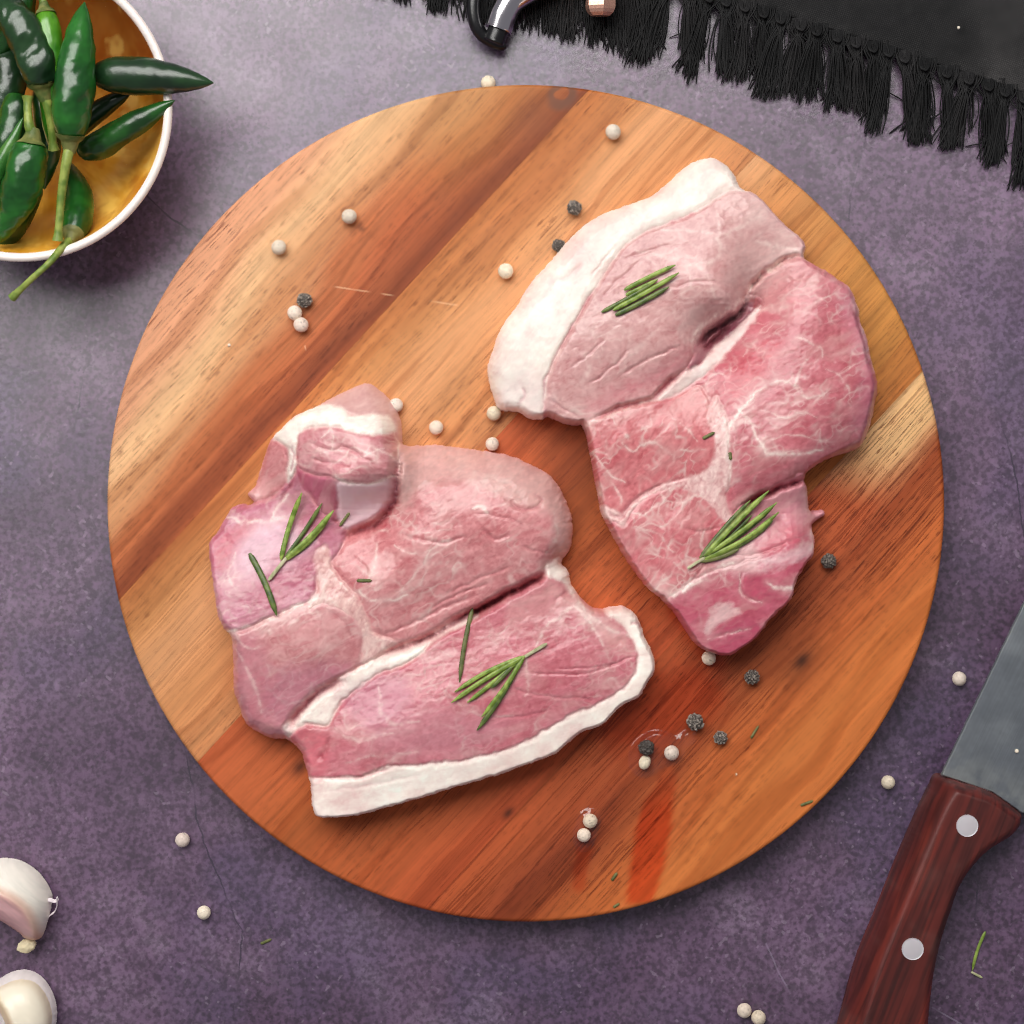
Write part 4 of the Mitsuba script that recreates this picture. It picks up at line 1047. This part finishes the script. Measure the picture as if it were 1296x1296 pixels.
while pos < sg[-1] - 20:
    ax, ay = [np.interp(pos, sg, HEM[:, k]) for k in (0, 1)]
    ln = 106 * R2.uniform(.88, 1.06)
    lean_ = -.08 + (.13 if i_ % 2 else -.10) + R2.normal(0, .09)
    spread = R2.uniform(12, 23)
    if ax < 800:
        ln, lean_ = 112, -.02 + R2.normal(0, .07)
    if 985 < ax < 1020:
        lean_, spread = -.22, 22
    if 1040 < ax < 1075:
        lean_, spread = -.02, 17
    if 1075 < ax < 1100:
        lean_, spread = .0, 15
    if 1120 < ax < 1140:
        lean_, spread = -.2, 13
    meshes = []
    nst = int(R2.integers(64, 80))
    for k in range(nst):
        u = R2.normal(0, .5)
        u = float(np.clip(u, -1.15, 1.15))
        l_ = ln * R2.uniform(.70, 1.04)
        bx = ax + R2.normal(0, 7.0)
        ex, ey = ax + lean_ * l_ + u * spread, ay + l_ * math.sqrt(max(.3, 1 - (u * spread / l_) ** 2))
        top = R2.uniform(1.5, 5.5)
        bend = R2.normal(0, 4.0)
        pts = [(bx, ay - 5, 3.6), (bx + .1 * (ex - bx), ay + 8, 3.8 + .3 * top), (ax + .35 * (ex - ax) + bend * .6 + u * 2, ay + .35 * (ey - ay), 1.2 + top * .8), (ax + .7 * (ex - ax) + bend, ay + .7 * (ey - ay), .8 + top * .5), (ex, ey, .6 + .35 * top)]
        if R2.random() < .08:
            pts[-1] = (ex + R2.normal(0, 14), ey - abs(R2.normal(0, 6)), .6)
        c = catmull([P(x, y, z * 1e-3) for x, y, z in pts], 4)
        r = .00027 * R2.uniform(.75, 1.15)
        meshes.append(sweep(c, np.r_[np.full(len(c) - 2, r), r * 1.15, r * .7], 5))
    loop = [(ax - 5, ay - 4, 3.6), (ax - 4, ay + 6, 6.4), (ax, ay + 10, 7.0), (ax + 4, ay + 6, 6.4), (ax + 5, ay - 4, 3.6)]
    for o in (-1.5, 0, 1.5):
        meshes.append(sweep(catmull([P(x + o, y + o * .4, z * 1e-3) for x, y, z in loop], 4), .0004, 5))
    part(cloth, 'tassel', mikit.ply(trimesh.util.concatenate(meshes), f'fringe_{i_ % 3}', smooth=True))
    pos += 25 * R2.uniform(.8, 1.2)
    i_ += 1

# ------------------------------------------------------------------ chrome tool at the top edge
mat('chrome', lin(226, 222, 226), .17, metallic=1.0)
mat('black_rubber', lin(20, 20, 22), .28, .5)
mat('copper', lin(232, 178, 156), .3, metallic=.75)
tool = thing('bottle_pourer', 'bent chrome tube with a black rubber stopper at the top edge', 'bottle pourer')
tp = catmull([P(631, 36, .0085), P(638, 16, .0095), P(652, -4, .0100), P(684, -22, .0105), P(740, -48, .011), P(800, -74, .011)], 10)
tr = np.interp(np.linspace(0, 1, len(tp)), [0, .25, 1], [.0050, .0050, .0056])
tm = sweep(tp, tr, 40, caps=False)
part(tool, 'spout', mikit.ply(tm, 'chrome', smooth=True), 'bent chrome tube')
part(tool, 'lip', mikit.ply(sweep([P(630.6, 37, .0085), P(630.2, 38, .0085)], [.0051, .0049], 40), 'chrome', smooth=40))
part(tool, 'stopper', mikit.ply(sweep(catmull([P(634, 28, .0085), P(630, 40, .0085), P(626, 50, .0084), P(624, 55, .0082)], 5), np.r_[np.full(12, .0038), .0040, .0039, .0034, .002], 32), 'black_rubber', smooth=40), 'black rubber stopper')
part(tool, 'ring', mikit.ply(sweep(catmull([P(604, -40, .009), P(601, -10, .009), P(599, 10, .009), P(602, 30, .0085), P(610, 44, .0075), P(622, 53, .0065), P(634, 58, .006), P(640, 57, .006)], 8), np.interp(np.linspace(0, 1, 57), [0, .5, .85, 1], [.0026, .0024, .0019, .0012]), 20), 'black_rubber', smooth=40), 'black curved rubber lip')
cap_ = sweep(catmull([P(762, -40, .011), P(761, -10, .011), P(760, 4, .0108), P(760, 12, .0106), P(760, 20, .0103)], 2), [.0052, .0052, .0053, .0055, .0056, .0056, .0054, .0048, .0036], 6, twist=.35)
single('faceted_cap', mikit.ply(cap_, 'copper', smooth=False), 'faceted copper coloured cap beside the black fringe at the top edge', 'bottle cap')

# ------------------------------------------------------------------ peppercorns
mat('white_pepper', {'type': 'mesh_attribute', 'name': 'vertex_color'}, .6, .35)
mat('black_pepper', {'type': 'mesh_attribute', 'name': 'vertex_color'}, .6, .35)
ICO = trimesh.creation.icosphere(4, 1.0)


def peppercorn(kind, px, py, label, z0, r_px=9.0, squash=(1, 1, 1), seed=0, dusty=.6):
    m = ICO.copy()
    v = m.vertices
    R = r_px * PXM * (1 + .06 * math.sin(seed * 12.9))
    if kind == 'white':
        d = .045 * (meshkit.fbm(v * 2.2 + seed, 3) - .5) - .03 * np.exp(-((np.arctan2(v[:, 1], v[:, 0]) - .5 * seed) / .08) ** 2)
        d = d + .05 * (meshkit.fbm(v * 5 + seed * 1.7, 3) - .5)
        tint = np.random.default_rng(seed + 900)
        c0 = lin(226, 213, 197) * tint.uniform(.84, 1.08) * np.array([1, tint.uniform(.94, 1.01), tint.uniform(.86, 1.02)])
        k = meshkit.fbm(v * 3 + seed * 2.3, 3)[:, None]
        spot = np.clip((meshkit.noise(v * 4 + seed * 5.1) - .78) / .1, 0, 1)[:, None]
        col = c0 * (.78 + .44 * k) * (1 - .4 * spot)
        bs = 'white_pepper'
    else:
        n1 = meshkit.fbm(v * 3.2 + seed * 3.7, 3)
        rd = 1 - np.abs(2 * n1 - 1)
        d = -.22 * np.clip(rd - .55, 0, 1) / .45 + .10 * (meshkit.noise(v * 7 + seed) - .5)
        hgt = np.clip((d + .2) / .25, 0, 1)[:, None]
        col = lin(58, 52, 48) * (1 - hgt * dusty) + lin(186, 174, 162) * hgt * dusty
        col *= (.6 + .8 * meshkit.noise(v * 9 + seed * 2))[:, None]
        bs = 'black_pepper'
    m.vertices = v * (1 + d)[:, None] * R * np.array(squash)
    m.apply_transform(trimesh.transformations.rotation_matrix(seed * 1.3, [.3, .5, .8]))
    m.apply_translation(P(px, py, z0) * 0 + np.r_[P(px, py, z0 + R)[:2], z0 - m.vertices[:, 2].min() + 1e-5])
    single(kind + '_peppercorn', mikit.ply(m, bs, smooth=True, color=col), label, 'peppercorn', kind + ' peppercorns strewn about')


WB, WT = ZB, 0.0
for i_, (x, y, z, r, lab) in enumerate([
        (618, 105, WT, 9.5, 'white peppercorn half hidden behind the top edge of the board'), (776, 167, WB, 9.5, 'white peppercorn near the top of the board above the fat cap'),
        (442, 274, WB, 9.2, 'white peppercorn on the upper left of the board, right one of two'), (353, 313, WB, 9, 'white peppercorn nearest the upper left rim of the board'),
        (640, 343, WB, 9.2, 'white peppercorn between the dark plank streak and the fat cap'), (373, 396, WB, 9, 'white peppercorn touching the black one on the upper left board'), (381, 411, WB, 9.2, 'lowest peppercorn of the trio on the upper left board'),
        (501, 513, WB, 9, 'white peppercorn tucked beside the pale flap of the larger slice'), (552, 541, WB, 9, 'white peppercorn above the rounded muscle, between two others'), (625, 523, WB, 9.3, 'white peppercorn at the lower left tip of the fat cap'), (623, 562, WB, 9, 'white peppercorn against the top of the rounded muscle'),
        (897, 833, WB, 9.5, 'white peppercorn at the bottom tip of the upper right slice'), (747, 1039, WB, 9.8, 'upper white peppercorn of the pair at the bottom of the board'), (739, 1057, WB, 9.3, 'lower white peppercorn of the pair at the bottom of the board'),
        (850, 953, WB, 10, 'white peppercorn in the red juice with no black one touching it'), (1214, 859, WT, 9.8, 'white peppercorn on the table beside the knife blade'), (1124, 990, WT, 9.3, 'white peppercorn on the table between the board and the knife handle'),
        (231, 1063, WT, 9.6, 'white peppercorn on the table by the lower left of the board'), (258, 1155, WT, 8.8, 'white peppercorn on the table, the lower of two at lower left'), (942, 1279, WT, 9.3, 'left white peppercorn of the pair at the bottom edge'), (960, 1288, WT, 9.3, 'right white peppercorn of the pair at the bottom edge')]):
    peppercorn('white', x, y, lab, z, r, (1, 1, .96), i_ + 1)
peppercorn('white', 816, 965, 'oval white peppercorn with a dark dot touching a black one in the juice', WB, 9.6, (1, .78, .8), 30)
for i_, (x, y, r, d, lab) in enumerate([
        (727, 263, 11, .8, 'brownish black peppercorn on the board above the fat cap'), (707, 311, 10, .55, 'dark brown peppercorn touching the edge of the fat cap'), (385, 380, 11, .8, 'grey black peppercorn topping the trio on the upper left board'),
        (1049, 710, 10.8, .5, 'black peppercorn right of the upper right slice tip'), (952, 857, 10.8, .75, 'grey black peppercorn below the tip of the upper right slice'), (880, 914, 12.2, .8, 'largest wrinkled black peppercorn right of the red juice'),
        (912, 934, 9.6, .9, 'small grey peppercorn lowest on the board right of the juice'), (818, 946, 10.5, .15, 'wet black peppercorn in the red juice')]):
    peppercorn('black', x, y, lab, WB, r, (1, 1, .95), 50 + i_, d)


# ------------------------------------------------------------------ meat juice: shallow wet films on the wood
scene['juice'] = {'type': 'thindielectric', 'int_ior': 1.36, 'ext_ior': 1.0}
def film(label, blobs, hmm, seed):
    c = PP([b[:2] for b in blobs], ZB)
    R = np.array([b[2] for b in blobs]) * PXM
    F = Field(c.min(0) - R.max() * 2.2, c.max(0) + R.max() * 2.2, .2e-3)
    q = sum(np.exp(-(((F.X - x) ** 2 + (F.Y - y) ** 2) / r ** 2)) for (x, y), r in zip(c, R))
    sd = (q - .42 + .10 * (meshkit.fbm(F.pts(0, 260, 260, seed), 3) - .5))
    h = gauss(np.clip(sd, 0, .5) ** 1.0, 1.2) * hmm * 1e-3 / .3
    v, f = F.tri(gauss(sd, 1))
    n = F.sample(F.normals(h), v)
    single('meat_juice', shape_of(np.c_[v, ZB + .00022 + F.sample(h, v)], f, 'juice', n / np.linalg.norm(n, axis=1, keepdims=True)), label, 'liquid')
film('wet red meat juice film around the black and white peppercorns', [(817, 950, 20), (815, 968, 17), (848, 950, 20), (832, 940, 14), (872, 932, 10)], .8, 2.5)
film('small wet film of meat juice around the pair of white peppercorns', [(746, 1036, 15), (740, 1056, 15), (738, 1068, 9)], .8, 4.5)


# ------------------------------------------------------------------ rosemary
def needle_color(c1, c2):
    def fn(p, n, uv):
        return mix(L(*c1), L(*c2), smoothstep(.3, .7, fbm(p.x * 500, p.y * 500, p.z * 500, 3)))
    return proc(fn)


mat('rosemary', needle_color((98, 122, 42), (148, 168, 80)), .4, .45)
mat('rosemary_dark', needle_color((66, 84, 38), (104, 118, 58)), .4, .45)
mat('rosemary_olive', needle_color((82, 88, 46), (112, 112, 66)), .5, .4)
mat('rosemary_stem', needle_color((150, 152, 110), (186, 182, 148)), .6, .3)


def ground_z(field, x, y):
    return height_at(field, x, y) if field is not None else 0.0


def needle_mesh(a, b, w, field, zb, lift=(0, 0), bow=0.0):
    """A slim folded leaf from pixel a to pixel b lying on the field (or at height zb)."""
    a, b = np.array(a, float), np.array(b, float)
    t = np.linspace(0, 1, 15)
    n = np.array([-(b - a)[1], (b - a)[0]])
    n = n / (np.linalg.norm(n) + 1e-9)
    q = a + (b - a) * t[:, None] + n * (bow * np.sin(np.pi * t))[:, None]
    pts, g0 = [], []
    for x, y in q:
        p = P(x, y, ZM if field is not None else zb)
        g0.append((height_at(field, p[0], p[1]) if field is not None else zb))
    g0 = gauss(np.array(g0), 2)
    for (x, y), k, g in zip(q, t, g0):
        z = g + w * PXM * .5 + (lift[0] + (lift[1] - lift[0]) * k) * 1e-3
        p = P(x, y, ZM if field is not None else zb)
        pts.append([p[0], p[1], z])
    r = w * .78 * PXM * np.clip(np.minimum(t * 7 + .45, (1 - t) * 5 + .22), 0, 1)
    m = sweep(np.array(pts), r, 12, flat=.55)
    top = m.vertices[:-2].reshape(15, 12, 3)
    c = top.mean(1, keepdims=True)
    groove = np.exp(-((np.arange(12) - 3) / .8) ** 2)
    top -= groove[None, :, None] * (top - c) * .45
    m.vertices[:-2] = top.reshape(-1, 3)
    return m


def sprig(label, field, zb, needles, stem=None, group='rosemary on the meat'):
    """needles: (a px, b px, width px, material, lift mm at a and b, bow px)"""
    key = thing('rosemary_sprig', label, 'rosemary', group)
    for a, b, w, mtl, lift, bow in needles:
        part(key, 'needle', mikit.ply(needle_mesh(a, b, w, field, zb, lift, bow), mtl, smooth=50))
    if stem:
        m = needle_mesh(stem[0], stem[1], stem[2], field, zb, (1.0, .8))
        part(key, 'stem', mikit.ply(m, 'rosemary_stem', smooth=50))


def single_needle(label, field, zb, a, b, w, mtl, lift=(.3, .3), bow=0, group=None):
    single('rosemary_needle', mikit.ply(needle_mesh(a, b, w, field, zb, lift, bow), mtl, smooth=50), label, 'rosemary', group)


g_, d_, o_ = 'rosemary', 'rosemary_dark', 'rosemary_olive'
sprig('rosemary needles in a short bundle on the pale loin muscle under the white fat cap', FB, 0, [((788, 371), (852, 340), 3.4, g_, (1.2, 1.4), -1), ((790, 377), (830, 358), 3.2, g_, (.8, 1), 0), ((760, 398), (828, 360), 3.2, d_, (.2, 1), 1), ((774, 396), (856, 350), 3.6, g_, (.8, 1.4), 1),
      ((777, 402), (844, 367), 3.8, d_, (.3, .8), 1), ((776, 393), (820, 368), 3, d_, (.2, .4), 0)])
sprig('thick fan of rosemary needles on the lower part of the upper right slice', FB, 0, [((884, 706), (949, 633), 3.8, d_, (.4, 1), -2), ((887, 704), (960, 630), 3.8, o_, (1.0, 1.4), -1), ((889, 703), (972, 621), 4.0, g_, (1.8, 2.8), -1), ((892, 702), (982, 636), 3.8, g_, (1.8, 2.4), 2),
      ((894, 704), (977, 643), 3.4, d_, (.8, 1.2), 2), ((890, 706), (985, 648), 3.8, g_, (1.2, 1.6), 6), ((892, 706), (977, 659), 3.8, d_, (.4, .8), 6), ((888, 708), (934, 686), 3.2, g_, (.8, 1.2), 2), ((884, 710), (934, 694), 3.2, o_, (.6, .8), 3), ((896, 700), (950, 652), 3.2, d_, (.3, .5), 2)],
      ((868, 719), (896, 701), 2.4))
sprig('rosemary sprig with a pale stem on the left membrane of the larger slice', FA, 0, [((357, 708), (384, 624), 4.0, g_, (.8, 2.4), -3), ((362, 706), (409, 637), 3.2, d_, (.4, 1), 1), ((364, 706), (424, 646), 4.0, g_, (1, 2), 2), ((362, 709), (420, 652), 3.4, g_, (.7, 1.2), 4), ((366, 706), (405, 672), 3.2, d_, (.3, .6), 3)],
      ((342, 734), (366, 703), 3.0))
sprig('forked rosemary sprig with a brown tipped stem on the long loin muscle', FA, 0, [((664, 829), (576, 874), 3.6, g_, (1.2, .6), 4), ((660, 831), (572, 887), 3.8, g_, (1.6, .8), 2), ((656, 834), (592, 887), 3.4, g_, (1, .5), -1), ((660, 832), (604, 922), 4.2, d_, (1.0, .5), -3), ((663, 830), (610, 905), 3.6, g_, (1.4, .8), -2), ((648, 842), (622, 869), 3.2, d_, (1.4, 1.4), 0)],
      ((692, 813), (660, 832), 2.8))
single_needle('single dark olive rosemary needle below the sprig on the left membrane', FA, 0, (317, 700), (353, 778), 4.8, d_, (.6, .4), -3)
single_needle('single rosemary needle standing beside the forked sprig', FA, 0, (598, 770), (582, 862), 3.6, o_, (1.0, .4), 2)
single_needle('short rosemary scrap under the raised block corner', FA, 0, (443, 649), (430, 666), 2.4, o_)
single_needle('tiny brown rosemary scrap on the large rounded muscle', FA, 0, (453, 734), (472, 734), 2.6, o_)
single_needle('tiny brown rosemary scrap on the marbled middle muscle', FB, 0, (887, 556), (902, 548), 2.6, o_)
single_needle('tiny dark rosemary scrap on the seam of the upper right slice', FB, 0, (921, 573), (922, 583), 2.6, o_)
for a, b, w, lab in (((950, 934), (960, 918), 2.0, 'small green herb scrap on the dark plank right of the juice'), ((1013, 1019), (1029, 1013), 2.2, 'small green herb scrap near the lower right board rim'), ((774, 1114), (781, 1104), 2.4, 'small green herb scrap left of the red streak'), ((776, 1148), (784, 1143), 2.0, 'tiny green herb scrap at the bottom rim of the board')):
    single_needle(lab, None, ZB, a, b, w, o_)
single_needle('tiny green herb scrap on the table below the board', None, 0, (330, 1194), (344, 1188), 2.4, o_)
sprig('rosemary needle with a dry hooked end on the table right of the knife handle', None, 0, [((1246, 1178), (1230, 1228), 2.6, g_, (1, .4), 2)], ((1228, 1229), (1243, 1237), 2.0), None)
mat('crumb_bread', lin(226, 214, 196), .7, .3)
for x, y, z, r, lab in ((1213.5, 35, .0055, 1.8, 'pale crumb on the black cloth'), (290, 437, ZB, 1.8, 'pale crumb on the left side of the board'), (932, 980, ZB, 1.2, 'pale crumb on the lower right of the board'), (1287, 951, .0106, 2.4, 'pale crumb on the knife blade')):
    m = trimesh.creation.icosphere(2, r * PXM)
    m.vertices *= (.75 + .6 * meshkit.noise(m.vertices * 1500 + x))[:, None]
    m.apply_translation(P(x, y, z + r * PXM * .7))
    single('crumb', mikit.ply(m, 'crumb_bread', smooth=40), lab, 'crumb')
